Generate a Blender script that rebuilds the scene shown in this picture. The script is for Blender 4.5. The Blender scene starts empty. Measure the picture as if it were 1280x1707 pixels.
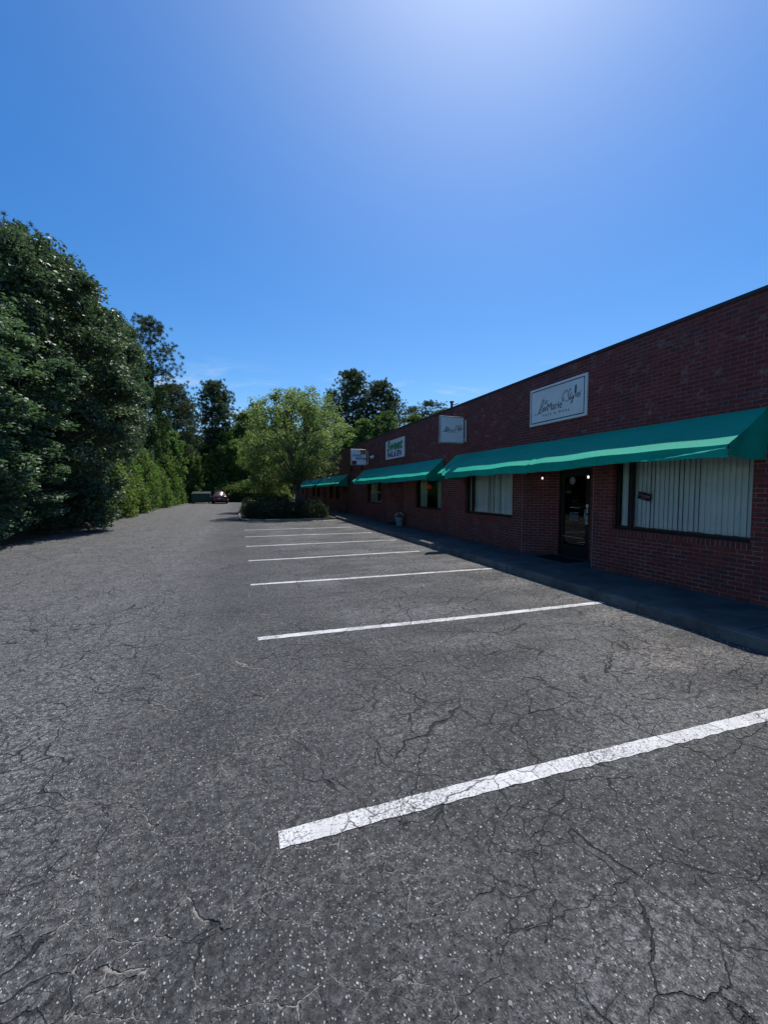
import bpy, math, random
import numpy as np
from mathutils import Vector
R = math.radians
sc = bpy.context.scene
COL = sc.collection
rng = np.random.default_rng(7)
random.seed(7)

# ------------------------------------------------------------------ camera geometry (the photo is 1280 x 1707)
F, CXP, CYP, VPX, VPY, CAMH = 690.0, 640.0, 853.5, 401.0, 815.0, 1.75
PITCH = -math.atan((CYP - VPY) / F)
_cp, _sp = math.cos(PITCH), math.sin(PITCH)
_d = ((VPX - CXP) / F, -(VPY - CYP) / F, 1.0)
YAW = math.atan2(_d[0], _d[2] * _cp - _d[1] * _sp)          # < 0 : the building axis (+Y) lies left of the view axis
_c, _s = math.cos(YAW), math.sin(YAW)
RIGHT = np.array([_c, _s, 0.0]); FWD = np.array([-_s * _cp, _c * _cp, _sp]); UP = np.array([_s * _sp, -_c * _sp, _cp])
def ray(px, py): return RIGHT * (px - CXP) / F - UP * (py - CYP) / F + FWD
def spot(px, Y):                                              # X of a pixel column at the horizon, distance Y along the building
    d = ray(px, VPY); return d[0] / d[1] * Y
def height(px, py, Y):                                        # height of a pixel above the ground at distance Y
    d = ray(px, py); return CAMH + d[2] / d[1] * Y

# ------------------------------------------------------------------ object helpers
ORG = {}
def tag(o, label=None, cat=None, group=None, kind=None):
    if label: o['label'] = label
    if cat: o['category'] = cat
    if group: o['group'] = group
    if kind: o['kind'] = kind
    return o
def empty(name, loc, label=None, cat=None, group=None, rz=0.0):
    o = bpy.data.objects.new(name, None); COL.objects.link(o)
    o.empty_display_size = 0.2
    o.location = loc; o.rotation_euler = (0, 0, rz)
    ORG[o.name] = Vector(loc)
    return tag(o, label, cat, group)
def link(name, me, mat, parent=None):
    o = bpy.data.objects.new(name, me); COL.objects.link(o)
    if mat is not None and len(me.materials) == 0:
        me.materials.append(mat)
    if parent is not None: o.parent = parent
    ORG[o.name] = ORG.get(parent.name, Vector((0, 0, 0))) if parent is not None else Vector((0, 0, 0))
    return o

class MB:
    """collects quads / boxes / tubes and links them as ONE mesh object"""
    def __init__(self): self.v = []; self.f = []; self.uv = []; self.sm = []
    def poly(self, pts, uv=None, smooth=False):
        n = len(self.v); self.v += [tuple(p) for p in pts]
        self.f.append(tuple(range(n, n + len(pts))))
        self.uv.append(uv if uv else [(0, 0)] * len(pts)); self.sm.append(smooth)
    def box(self, x0, x1, y0, y1, z0, z1, bev=0.0):
        b = min(bev, (x1-x0)*.45, (y1-y0)*.45, (z1-z0)*.45)
        if b <= 0:
            P = [(x, y, z) for x in (x0, x1) for y in (y0, y1) for z in (z0, z1)]
            for q in ((0,1,3,2),(4,6,7,5),(0,4,5,1),(2,3,7,6),(0,2,6,4),(1,5,7,3)):
                pts = [P[i] for i in q]; self.poly(pts, self._uv(pts))
            return
        X = (x0, x0+b, x1-b, x1); Y = (y0, y0+b, y1-b, y1); Z = (z0, z0+b, z1-b, z1)
        # six faces inset, plus chamfers
        def q(*pts): self.poly(pts, self._uv(pts))
        q((X[0],Y[1],Z[1]),(X[0],Y[1],Z[2]),(X[0],Y[2],Z[2]),(X[0],Y[2],Z[1]))
        q((X[3],Y[1],Z[1]),(X[3],Y[2],Z[1]),(X[3],Y[2],Z[2]),(X[3],Y[1],Z[2]))
        q((X[1],Y[0],Z[1]),(X[2],Y[0],Z[1]),(X[2],Y[0],Z[2]),(X[1],Y[0],Z[2]))
        q((X[1],Y[3],Z[1]),(X[1],Y[3],Z[2]),(X[2],Y[3],Z[2]),(X[2],Y[3],Z[1]))
        q((X[1],Y[1],Z[0]),(X[1],Y[2],Z[0]),(X[2],Y[2],Z[0]),(X[2],Y[1],Z[0]))
        q((X[1],Y[1],Z[3]),(X[2],Y[1],Z[3]),(X[2],Y[2],Z[3]),(X[1],Y[2],Z[3]))
        for (xi, xo) in ((1, 0), (2, 3)):
            for (yi, yo) in ((1, 0), (2, 3)):
                q((X[xo],Y[yi],Z[1]),(X[xi],Y[yo],Z[1]),(X[xi],Y[yo],Z[2]),(X[xo],Y[yi],Z[2]))
            for (zi, zo) in ((1, 0), (2, 3)):
                q((X[xo],Y[1],Z[zi]),(X[xo],Y[2],Z[zi]),(X[xi],Y[2],Z[zo]),(X[xi],Y[1],Z[zo]))
        for (yi, yo) in ((1, 0), (2, 3)):
            for (zi, zo) in ((1, 0), (2, 3)):
                q((X[1],Y[yo],Z[zi]),(X[2],Y[yo],Z[zi]),(X[2],Y[yi],Z[zo]),(X[1],Y[yi],Z[zo]))
        for (xi, xo) in ((1, 0), (2, 3)):
            for (yi, yo) in ((1, 0), (2, 3)):
                for (zi, zo) in ((1, 0), (2, 3)):
                    q((X[xo],Y[yi],Z[zi]),(X[xi],Y[yo],Z[zi]),(X[xi],Y[yi],Z[zo]))
    def _uv(self, pts):
        a = Vector(pts[1]) - Vector(pts[0]); b = Vector(pts[2]) - Vector(pts[0]); n = a.cross(b)
        n = (abs(n.x), abs(n.y), abs(n.z)); k = n.index(max(n))
        if k == 0: return [(p[1], p[2]) for p in pts]
        if k == 1: return [(p[0], p[2]) for p in pts]
        return [(p[0], p[1]) for p in pts]
    def tube(self, path, radii, n=8, caps=True, smooth=True):
        path = [Vector(p) for p in path]
        if not hasattr(radii, '__len__'): radii = [radii] * len(path)
        rings = []; ref = None
        for i, p in enumerate(path):
            t = (path[min(i+1, len(path)-1)] - path[max(i-1, 0)])
            t = t.normalized() if t.length > 1e-9 else Vector((0, 0, 1))
            if ref is None: ref = Vector((1, 0, 0)) if abs(t.x) < .8 else Vector((0, 1, 0))
            u = (ref - t * ref.dot(t)).normalized(); w = t.cross(u); ref = u
            base = len(self.v)
            for k in range(n):
                a = 2 * math.pi * k / n
                self.v.append(tuple(p + (u * math.cos(a) + w * math.sin(a)) * radii[i]))
            rings.append(base)
        for i in range(len(rings) - 1):
            for k in range(n):
                a, b = rings[i], rings[i+1]; k2 = (k + 1) % n
                self.f.append((a+k, a+k2, b+k2, b+k)); self.uv.append([(k/n, i), ((k+1)/n, i), ((k+1)/n, i+1), (k/n, i+1)]); self.sm.append(smooth)
        if caps:
            for bse, rev in ((rings[0], True), (rings[-1], False)):
                idx = list(range(bse, bse + n)); idx = idx[::-1] if rev else idx
                self.f.append(tuple(idx)); self.uv.append([(0, 0)] * n); self.sm.append(False)
    def lathe(self, c, prof, n=20, smooth=True):
        rings = []
        for (r, z) in prof:
            rings.append(len(self.v))
            for k in range(n):
                a = 2*math.pi*k/n; self.v.append((c[0]+r*math.cos(a), c[1]+r*math.sin(a), c[2]+z))
        for i in range(len(rings)-1):
            for k in range(n):
                a, b = rings[i], rings[i+1]; k2 = (k+1) % n
                self.f.append((a+k, a+k2, b+k2, b+k)); self.uv.append([(0,0)]*4); self.sm.append(smooth)
    def grid(self, P, smooth=True):                            # P[i][j] points
        n0 = len(self.v); m = len(P[0])
        for row in P: self.v += [tuple(p) for p in row]
        for i in range(len(P)-1):
            for j in range(m-1):
                self.f.append((n0+i*m+j, n0+i*m+j+1, n0+(i+1)*m+j+1, n0+(i+1)*m+j))
                self.uv.append([(i, j), (i, j+1), (i+1, j+1), (i+1, j)]); self.sm.append(smooth)
    def mesh(self, name, org=Vector((0, 0, 0))):
        me = bpy.data.meshes.new(name)
        me.from_pydata([(v[0]-org[0], v[1]-org[1], v[2]-org[2]) for v in self.v], [], self.f)
        uvl = me.uv_layers.new(name='UVMap')
        flat = [c for u in self.uv for p in u for c in p]
        uvl.data.foreach_set('uv', flat)
        me.polygons.foreach_set('use_smooth', self.sm)
        me.validate(); me.update()
        return me
    def build(self, name, mat, parent=None):
        org = ORG.get(parent.name, Vector((0, 0, 0))) if parent is not None else Vector((0, 0, 0))
        return link(name, self.mesh(name, org), mat, parent)

def text_polys(txt, size, shear=0.0, bold=0.0, spacing=1.0):
    cu = bpy.data.curves.new('t', 'FONT'); cu.body = txt; cu.size = size; cu.shear = shear; cu.offset = bold
    cu.align_x = 'CENTER'; cu.align_y = 'CENTER'; cu.space_character = spacing; cu.resolution_u = 4
    ob = bpy.data.objects.new('t', cu); COL.objects.link(ob)
    dg = bpy.context.evaluated_depsgraph_get()
    me = bpy.data.meshes.new_from_object(ob.evaluated_get(dg))
    vs = [tuple(v.co) for v in me.vertices]; fs = [tuple(p.vertices) for p in me.polygons]
    bpy.data.objects.remove(ob); bpy.data.curves.remove(cu); bpy.data.meshes.remove(me)
    return vs, fs
def put_text(mb, mapf, txt, size, u0, v0, **kw):
    sx = kw.pop('sx', 1.0); sy = kw.pop('sy', 1.0); rot = kw.pop('rot', 0.0)
    vs, fs = text_polys(txt, size, **kw); n = len(mb.v)
    c, s = math.cos(rot), math.sin(rot)
    for (x, y, z) in vs:
        x *= sx; y *= sy
        mb.v.append(tuple(mapf(u0 + x*c - y*s, v0 + x*s + y*c)))
    for f in fs:
        mb.f.append(tuple(i + n for i in f)); mb.uv.append([(0, 0)] * len(f)); mb.sm.append(False)
def put_stroke(mb, mapf, pts, w0, w1=None, u0=0, v0=0, sc_=1.0):   # a pen stroke through points, as a flat ribbon
    w1 = w0 if w1 is None else w1
    P = [Vector((p[0], p[1])) for p in pts]; Q = []
    for i in range(len(P)-1):
        a, b, c, d = P[max(i-1, 0)], P[i], P[i+1], P[min(i+2, len(P)-1)]
        for k in range(6):
            t = k/6
            Q.append(.5*((2*b)+(c-a)*t+(2*a-5*b+4*c-d)*t*t+(3*b-a-3*c+d)*t**3))
    Q.append(P[-1]); n = len(Q); L = []; Rr = []
    for i, q in enumerate(Q):
        t = Q[min(i+1, n-1)] - Q[max(i-1, 0)]
        t = t.normalized() if t.length > 1e-9 else Vector((1, 0))
        nn = Vector((-t.y, t.x)); w = (w0 + (w1-w0)*abs(nn.x)) * .5     # thicker on down strokes
        L.append(q + nn*w); Rr.append(q - nn*w)
    for i in range(n-1):
        mb.poly([mapf(u0+p.x*sc_, v0+p.y*sc_) for p in (L[i], Rr[i], Rr[i+1], L[i+1])])

# ------------------------------------------------------------------ material helpers
def new_mat(name):
    m = bpy.data.materials.new(name); m.use_nodes = True
    nt = m.node_tree
    for n in list(nt.nodes): nt.nodes.remove(n)
    out = nt.nodes.new('ShaderNodeOutputMaterial')
    return m, nt, out
class NT:
    def __init__(self, nt): self.nt = nt
    def n(self, kind, **kw):
        x = self.nt.nodes.new(kind)
        for k, v in kw.items(): setattr(x, k, v)
        return x
    def l(self, a, b): self.nt.links.new(a, b)
    def inp(self, sock, v):
        if hasattr(v, 'is_linked') or isinstance(v, bpy.types.NodeSocket): self.l(v, sock)
        else: sock.default_value = v
    def math(self, op, a, b=None, clamp=False):
        x = self.n('ShaderNodeMath', operation=op); x.use_clamp = clamp
        self.inp(x.inputs[0], a)
        if b is not None: self.inp(x.inputs[1], b)
        return x.outputs[0]
    def ramp(self, v, lo, hi, a=0.0, b=1.0, smooth=True):
        x = self.n('ShaderNodeMapRange'); x.interpolation_type = 'SMOOTHSTEP' if smooth else 'LINEAR'; x.clamp = True
        self.inp(x.inputs[0], v); self.inp(x.inputs[1], lo); self.inp(x.inputs[2], hi); self.inp(x.inputs[3], a); self.inp(x.inputs[4], b)
        return x.outputs[0]
    def noise(self, vec, scale, detail=3.0, rough=.55, out='Fac', dist=0.0):
        x = self.n('ShaderNodeTexNoise'); self.inp(x.inputs['Vector'], vec); x.inputs['Scale'].default_value = scale
        x.inputs['Detail'].default_value = detail; x.inputs['Roughness'].default_value = rough; x.inputs['Distortion'].default_value = dist
        return x.outputs[out]
    def voro(self, vec, scale, feature='F1', rnd=1.0):
        x = self.n('ShaderNodeTexVoronoi', feature=feature); self.inp(x.inputs['Vector'], vec)
        x.inputs['Scale'].default_value = scale; x.inputs['Randomness'].default_value = rnd
        return x
    def mix(self, fac, a, b, blend='MIX'):
        x = self.n('ShaderNodeMix', data_type='RGBA', blend_type=blend)
        self.inp(x.inputs[0], fac)
        for s, v in ((x.inputs[6], a), (x.inputs[7], b)):
            if isinstance(v, (tuple, list)): s.default_value = (*v[:3], 1.0)
            else: self.l(v, s)
        return x.outputs[2]
    def vadd(self, a, b):
        x = self.n('ShaderNodeVectorMath', operation='ADD'); self.inp(x.inputs[0], a); self.inp(x.inputs[1], b); return x.outputs[0]
    def vmul(self, a, b):
        x = self.n('ShaderNodeVectorMath', operation='MULTIPLY'); self.inp(x.inputs[0], a); self.inp(x.inputs[1], b); return x.outputs[0]
    def pos(self): return self.n('ShaderNodeNewGeometry').outputs['Position']
    def objc(self): return self.n('ShaderNodeTexCoord').outputs['Object']
    def uv(self): return self.n('ShaderNodeTexCoord').outputs['UV']
    def bump(self, h, strength, dist):
        x = self.n('ShaderNodeBump'); x.inputs['Strength'].default_value = strength; x.inputs['Distance'].default_value = dist
        self.l(h, x.inputs['Height']); return x.outputs[0]
    def pbsdf(self, color, rough=.6, spec=.5, metal=0.0, normal=None, **kw):
        x = self.n('ShaderNodeBsdfPrincipled')
        if isinstance(color, (tuple, list)): x.inputs['Base Color'].default_value = (*color[:3], 1)
        else: self.l(color, x.inputs['Base Color'])
        self.inp(x.inputs['Roughness'], rough); self.inp(x.inputs['Specular IOR Level'], spec); x.inputs['Metallic'].default_value = metal
        if normal is not None: self.l(normal, x.inputs['Normal'])
        for k, v in kw.items(): self.inp(x.inputs[k.replace('_', ' ')], v)
        return x.outputs[0]

def simple(name, color, rough=.6, spec=.5, metal=0.0, var=.15, scale=6.0, bump=0.0, bscale=60.0, dirt=None):
    m, nt, out = new_mat(name); N = NT(nt); p = N.objc()
    f = N.noise(p, scale, 4.0)
    f2 = N.ramp(f, .3, .7, 0, 1)
    lo = tuple(c * (1 - var) for c in color); hi = tuple(min(1, c * (1 + var)) for c in color)
    c = N.mix(f2, lo, hi)
    if dirt:
        c = N.mix(N.ramp(N.noise(p, scale * 2.3, 6.0), .52, .75, 0, dirt[1]), c, dirt[0])
    nm = N.bump(N.noise(p, bscale, 3.0), bump, .01) if bump else None
    N.l(N.pbsdf(c, N.ramp(f, 0, 1, max(0, rough - .08), min(1, rough + .08)), spec, metal, nm), out.inputs[0])
    return m
def emit(name, color, strength):
    m, nt, out = new_mat(name); N = NT(nt)
    e = N.n('ShaderNodeEmission'); e.inputs[0].default_value = (*color, 1); e.inputs[1].default_value = strength
    N.l(e.outputs[0], out.inputs[0]); return m

# asphalt, and the cracks that run through both asphalt and paint
def cracks(N, p):
    d1 = N.vmul(N.vadd(N.noise(p, 1.7, 4.0, .6, 'Color'), (-.5, -.5, -.5)), (.38, .38, 0))
    d2 = N.vmul(N.vadd(N.noise(p, 9.0, 4.0, .7, 'Color'), (-.5, -.5, -.5)), (.055, .055, 0))
    q = N.vadd(N.vadd(p, d1), d2)
    q = N.vmul(q, (1, 1, 0))
    sx = N.n('ShaderNodeSeparateXYZ'); N.l(p, sx.inputs[0]); X, Y = sx.outputs[0], sx.outputs[1]
    lane = N.ramp(X, -1.6, -.2, 1.0, 0.0)                       # the worn drive lane left of the bays
    seam = N.math('MULTIPLY', N.ramp(X, -1.7, -.25, 0, 1), N.ramp(X, .25, 1.5, 1, 0))
    wn = N.noise(p, 2.2, 3.0)
    big = N.voro(q, .95, 'DISTANCE_TO_EDGE').outputs[0]
    w1 = N.ramp(N.noise(p, 1.1, 4.0), .36, .72, .0016, .0058)
    c1 = N.ramp(N.math('DIVIDE', big, w1), .45, 1.15, 1, 0)
    m1 = N.ramp(N.noise(N.vadd(p, (7.3, 1.1, 0)), .75, 3.0), .34, .44, 0, 1)
    mid = N.voro(N.vadd(q, (3.1, 8.7, 0)), 2.7, 'DISTANCE_TO_EDGE').outputs[0]
    w2 = N.ramp(wn, .38, .70, .0042, .0155)
    c2 = N.ramp(N.math('DIVIDE', mid, w2), .4, 1.15, 1, 0)
    m2 = N.ramp(N.math('ADD', N.noise(N.vadd(p, (1.3, 4.1, 0)), .6, 4.0), N.math('MULTIPLY', N.math('ADD', lane, seam), .07)), .375, .45, 0, 1)
    fine = N.voro(N.vadd(q, (9.9, 2.7, 0)), 6.5, 'DISTANCE_TO_EDGE').outputs[0]
    c3 = N.ramp(N.math('DIVIDE', fine, N.ramp(N.noise(p, 3.3, 3.0), .4, .72, .006, .020)), .4, 1.2, 1, 0)
    m3 = N.ramp(N.math('ADD', N.noise(N.vadd(p, (5.3, 9.1, 0)), .8, 4.0), N.math('MULTIPLY', lane, .05)), .44, .54, 0, .9)
    ca = N.math('MAXIMUM', N.math('MULTIPLY', c1, m1), N.math('MAXIMUM', N.math('MULTIPLY', c2, m2), N.math('MULTIPLY', c3, m3)))
    # sand washed into the cracks along the seam between lane and bays
    pale = N.ramp(N.math('ADD', N.noise(N.vadd(p, (2.2, 6.6, 0)), 1.3, 4.0), N.math('SUBTRACT', N.math('MULTIPLY', seam, .20), .08)), .505, .61, 0, 1)
    # light crumbs along these pale cracks
    halo = N.math('MULTIPLY', N.ramp(N.math('MULTIPLY', big, 1.0), .0, .016, 1, 0), N.math('MULTIPLY', m1, pale))
    halo2 = N.math('MULTIPLY', N.ramp(mid, .0, .032, 1, 0), N.math('MULTIPLY', m2, pale))
    return X, Y, lane, seam, ca, pale, N.math('MAXIMUM', halo, halo2), N.math('ADD', mid, N.math('SUBTRACT', 1.0, m2))

def asphalt_mat():
    m, nt, out = new_mat('asphalt'); N = NT(nt); p = N.pos()
    X, Y, lane, seam, ca, pale, halo, mid_ = cracks(N, p)
    lump = N.noise(p, 24.0, 3.0, .65); lump2 = N.noise(N.vadd(p, (4.4, 2.2, 0)), 9.0, 4.0, .7)
    n1 = N.noise(p, .35, 5.0, .6); n2 = N.noise(p, 2.6, 5.0, .65); n3 = N.noise(p, 38.0, 3.0, .7)
    base = N.mix(N.ramp(n1, .35, .65), (.026, .0265, .0272), (.050, .0502, .050))
    base = N.mix(N.math('MULTIPLY', lane, .8), base, (.112, .110, .106))  # older paler lane, with the grazing sun glare lightened into its colour
    base = N.mix(N.math('MULTIPLY', N.ramp(n2, .45, .75), .40), base, (.090, .088, .085))
    # worn paler patches across the bays, lightened further in place of sun glare
    bay = N.math('MULTIPLY', N.ramp(N.noise(N.vmul(p, (.5, 1.3, 1)), .8, 3.0), .42, .62), N.ramp(X, .4, 1.6))
    base = N.mix(N.math('MULTIPLY', bay, .6), base, (.120, .119, .117))
    # washed-out, sandy asphalt along the kerb, a rusty patch near its near end
    kerbz = N.math('MULTIPLY', N.ramp(X, 3.0, 5.0), N.ramp(N.noise(p, 1.5, 4.0), .42, .62))
    base = N.mix(N.math('MULTIPLY', kerbz, .60), base, (.150, .139, .130))
    dx = N.math('SUBTRACT', X, 4.25); dy = N.math('SUBTRACT', Y, 3.0)
    rr = N.math('ADD', N.math('MULTIPLY', dx, dx), N.math('MULTIPLY', N.math('MULTIPLY', dy, dy), 2.0))
    rust = N.math('MULTIPLY', N.ramp(rr, .02, .55, 1, 0), N.ramp(N.noise(p, 5.0, 5.0, .7), .42, .62))
    base = N.mix(N.math('MULTIPLY', rust, .55), base, (.22, .180, .155))
    # tyre tracks along the lane
    tr = N.ramp(N.noise(N.vmul(p, (1.0, .06, 1)), 1.6, 4.0), .5, .68)
    base = N.mix(N.math('MULTIPLY', N.math('MULTIPLY', tr, lane), .40), base, (.135, .131, .125))
    grain = N.ramp(n3, .32, .70, .38, 1.75, False)
    mul = N.n('ShaderNodeVectorMath', operation='SCALE'); N.l(base, mul.inputs[0]); N.l(grain, mul.inputs['Scale']); base = mul.outputs[0]
    # ravelled surface: open dark pores between lumps, more of them in the worn lane
    por = N.math('MULTIPLY', N.ramp(lump, .40, .56, .42, 1.22, False), N.ramp(lump2, .36, .60, .72, 1.18, False))
    mul3 = N.n('ShaderNodeVectorMath', operation='SCALE'); N.l(base, mul3.inputs[0]); N.l(por, mul3.inputs['Scale']); base = mul3.outputs[0]
    tiny = N.voro(N.vadd(N.vmul(p, (1, 1, 0)), N.vmul(N.noise(p, 14.0, 3.0, .6, 'Color'), (.07, .07, 0))), 11.0, 'DISTANCE_TO_EDGE').outputs[0]
    tc = N.math('MULTIPLY', N.ramp(tiny, .015, .05, 1, 0), N.ramp(N.math('ADD', N.noise(N.vadd(p, (8, 3, 0)), 1.4, 4.0), N.math('MULTIPLY', lane, .08)), .47, .58))
    base = N.mix(N.math('MULTIPLY', tc, .75), base, (.010, .010, .011))
    v2 = N.voro(N.vmul(p, (1, 1, 0)), 175.0)
    s2_ = N.n('ShaderNodeSeparateColor'); N.l(v2.outputs['Color'], s2_.inputs[0])
    fg = N.ramp(s2_.outputs[0], 0, 1, .5, 1.75, False)
    mul2 = N.n('ShaderNodeVectorMath', operation='SCALE'); N.l(base, mul2.inputs[0]); N.l(fg, mul2.inputs['Scale']); base = mul2.outputs[0]
    # stones of the mix showing through
    wob = N.vmul(N.vadd(N.noise(p, 60.0, 2.0, .5, 'Color'), (-.5, -.5, -.5)), (.012, .012, 0))
    v = N.voro(N.vmul(N.vadd(p, wob), (1.25, .85, 0)), 84.0)
    sp = N.n('ShaderNodeSeparateColor'); N.l(v.outputs['Color'], sp.inputs[0])
    near = N.ramp(v.outputs['Distance'], .22, .46, 1, 0)
    dens = N.ramp(N.noise(p, .9, 3.0), .3, .7, .73, .58)
    chip = N.math('MULTIPLY', N.math('GREATER_THAN', sp.outputs[0], dens), near)
    stone = N.mix(N.math('POWER', sp.outputs[1], 1.6), (.09, .09, .094), (.50, .49, .465))
    base = N.mix(chip, base, stone)
    v3 = N.voro(N.vmul(N.vadd(p, (1.7, 3.9, 0)), (1, 1, 0)), 26.0)
    s3 = N.n('ShaderNodeSeparateColor'); N.l(v3.outputs['Color'], s3.inputs[0])
    peb = N.math('MULTIPLY', N.math('GREATER_THAN', s3.outputs[0], .955), N.ramp(v3.outputs['Distance'], .16, .24, 1, 0))
    base = N.mix(peb, base, N.mix(s3.outputs[1], (.20, .19, .18), (.46, .44, .40)))
    pit = N.math('MULTIPLY', N.math('LESS_THAN', sp.outputs[0], .15), near)
    base = N.mix(N.math('MULTIPLY', pit, .55), base, (.014, .014, .015))
    crumbs = N.math('MULTIPLY', halo, N.ramp(N.noise(p, 75.0, 3.0, .7), .45, .6))
    base = N.mix(N.math('MULTIPLY', crumbs, .55), base, (.22, .205, .185))
    rav = N.math('MULTIPLY', N.ramp(mid_, .0, .05, 1, 0), N.ramp(N.noise(p, 55.0, 3.0, .7), .5, .62))
    base = N.mix(N.math('MULTIPLY', rav, .30), base, (.14, .135, .125))
    crk = N.mix(N.ramp(N.math('MULTIPLY', pale, N.ramp(N.noise(p, 26.0, 3.0), .35, .6)), .0, .72), (.007, .007, .008), (.235, .215, .19))
    base = N.mix(ca, base, crk)
    h = N.math('ADD', N.math('ADD', N.math('MULTIPLY', chip, .22), N.math('MULTIPLY', s2_.outputs[0], .22)), N.math('MULTIPLY', n3, .8))
    h = N.math('SUBTRACT', h, N.math('MULTIPLY', pit, .45))
    h = N.math('SUBTRACT', h, N.math('MULTIPLY', ca, 1.6))
    h = N.math('ADD', h, N.math('ADD', N.math('MULTIPLY', n2, .9), N.math('MULTIPLY', lump, .30)))
    nm = N.bump(h, .9, .018)
    rough = N.ramp(n2, .3, .7, .66, .84)
    N.l(N.pbsdf(base, rough, .5, 0, nm), out.inputs[0]); return m

def paint_mat():
    m, nt, out = new_mat('line_paint'); N = NT(nt); p = N.pos()
    X, Y, lane, seam, ca, pale, halo, mid_ = cracks(N, p)
    n = N.noise(p, 70.0, 4.0, .75); w = N.noise(p, 1.6, 3.0)
    wear = N.ramp(N.math('ADD', n, N.math('MULTIPLY', w, .32)), .69, .80, 0, 1)
    pit = N.voro(p, 95.0); s = N.n('ShaderNodeSeparateColor'); N.l(pit.outputs['Color'], s.inputs[0])
    pm = N.math('MULTIPLY', N.math('LESS_THAN', s.outputs[0], .16), N.ramp(pit.outputs['Distance'], .2, .42, 1, 0))
    c = N.mix(N.ramp(N.noise(p, 4.0, 5.0), .3, .7), (.50, .495, .485), (.64, .635, .622))
    c = N.mix(N.math('MULTIPLY', wear, .85), c, (.10, .10, .10))
    c = N.mix(N.math('MULTIPLY', pm, .85), c, (.07, .07, .07))
    c = N.mix(N.math('MULTIPLY', N.ramp(ca, .35, 1.0), .85), c, (.04, .04, .04))
    h = N.math('SUBTRACT', n, N.math('ADD', N.math('MULTIPLY', ca, 1.5), N.math('ADD', pm, wear)))
    N.l(N.pbsdf(c, .7, .3, 0, N.bump(h, .6, .006)), out.inputs[0]); return m

def brick_mat(name, soldier=False):
    m, nt, out = new_mat(name); N = NT(nt); uv = N.uv(); p = N.pos()
    wob = N.vmul(N.vadd(N.noise(p, 22.0, 2.0, .5, 'Color'), (-.5, -.5, -.5)), (.006, .006, 0))
    b = N.n('ShaderNodeTexBrick'); N.l(N.vadd(uv, wob), b.inputs['Vector'])
    b.inputs['Scale'].default_value = 1.0
    if soldier:
        b.inputs['Brick Width'].default_value = .0685; b.inputs['Row Height'].default_value = .30; b.offset = 0.0
    else:
        b.inputs['Brick Width'].default_value = .203; b.inputs['Row Height'].default_value = .0677
    b.inputs['Mortar Size'].default_value = .0062; b.inputs['Mortar Smooth'].default_value = .15; b.inputs['Bias'].default_value = 0.0
    b.inputs['Color1'].default_value = (0, 0, 0, 1); b.inputs['Color2'].default_value = (1, 1, 1, 1); b.inputs['Mortar'].default_value = (.5, .5, .5, 1)
    s = N.n('ShaderNodeSeparateColor'); N.l(b.outputs['Color'], s.inputs[0]); t = s.outputs[0]; mo = b.outputs['Fac']
    c = N.mix(t, (.150, .026, .023), (.225, .043, .033))
    c = N.mix(N.math('GREATER_THAN', t, .86), c, (.115, .030, .030))
    c = N.mix(N.math('MULTIPLY', N.ramp(N.noise(p, 45.0, 4.0), .4, .75), .35), c, (.09, .035, .035))
    # lime bloom on single bricks, more of it on the parapet
    sx = N.n('ShaderNodeSeparateXYZ'); N.l(p, sx.inputs[0]); Z = sx.outputs[2]
    up = N.ramp(Z, 2.4, 3.1, .12, 1.0)
    bl = N.math('MULTIPLY', N.ramp(N.math('ADD', N.noise(p, 3.4, 5.0, .75), N.math('MULTIPLY', t, .12)), .60, .73), up)
    c = N.mix(N.math('MULTIPLY', bl, .5), c, (.30, .21, .19))
    c = N.mix(N.math('MULTIPLY', N.ramp(N.noise(N.vmul(p, (1, 1, .35)), .8, 5.0, .6), .48, .72), .42), c, (.075, .026, .026))
    top = N.math('MULTIPLY', N.ramp(Z, 3.75, 4.4), N.ramp(N.noise(N.vmul(p, (1, 1, .3)), 1.4, 4.0), .35, .7))
    c = N.mix(N.math('MULTIPLY', top, .45), c, (.085, .06, .065))
    mc = N.mix(N.ramp(N.noise(p, 2.5, 4.0), .35, .65), (.125, .088, .08), (.235, .18, .165))
    mc = N.mix(N.math('MULTIPLY', N.ramp(Z, 2.5, 3.2), .62), mc, (.15, .085, .08))
    c = N.mix(mo, c, mc)
    h = N.math('SUBTRACT', N.math('MULTIPLY', N.noise(p, 70.0, 3.0), .35), N.math('MULTIPLY', mo, 1.0))
    N.l(N.pbsdf(c, .82, .3, 0, N.bump(h, .6, .006)), out.inputs[0]); return m

def fabric_mat():
    m, nt, out = new_mat('green_canvas'); N = NT(nt); p = N.objc()
    w = N.noise(N.vmul(p, (1, .25, 1)), 2.2, 4.0); f = N.noise(p, 9.0, 4.0)
    c = N.mix(N.ramp(w, .3, .7), (.004, .335, .225), (.007, .40, .272))
    c = N.mix(N.math('MULTIPLY', N.ramp(f, .55, .8), .35), c, (.02, .40, .27))
    wave = N.n('ShaderNodeTexWave'); wave.inputs['Scale'].default_value = 180; N.l(p, wave.inputs['Vector'])
    h = N.math('ADD', N.math('MULTIPLY', f, .6), N.math('MULTIPLY', wave.outputs['Fac'], .05))
    nm = N.bump(h, .5, .02)
    a = N.pbsdf(c, .6, .10, 0, nm)
    tr = N.n('ShaderNodeBsdfTranslucent'); N.l(c, tr.inputs[0])
    mx = N.n('ShaderNodeMixShader'); mx.inputs[0].default_value = .10; N.l(a, mx.inputs[1]); N.l(tr.outputs[0], mx.inputs[2])
    N.l(mx.outputs[0], out.inputs[0]); return m

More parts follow.
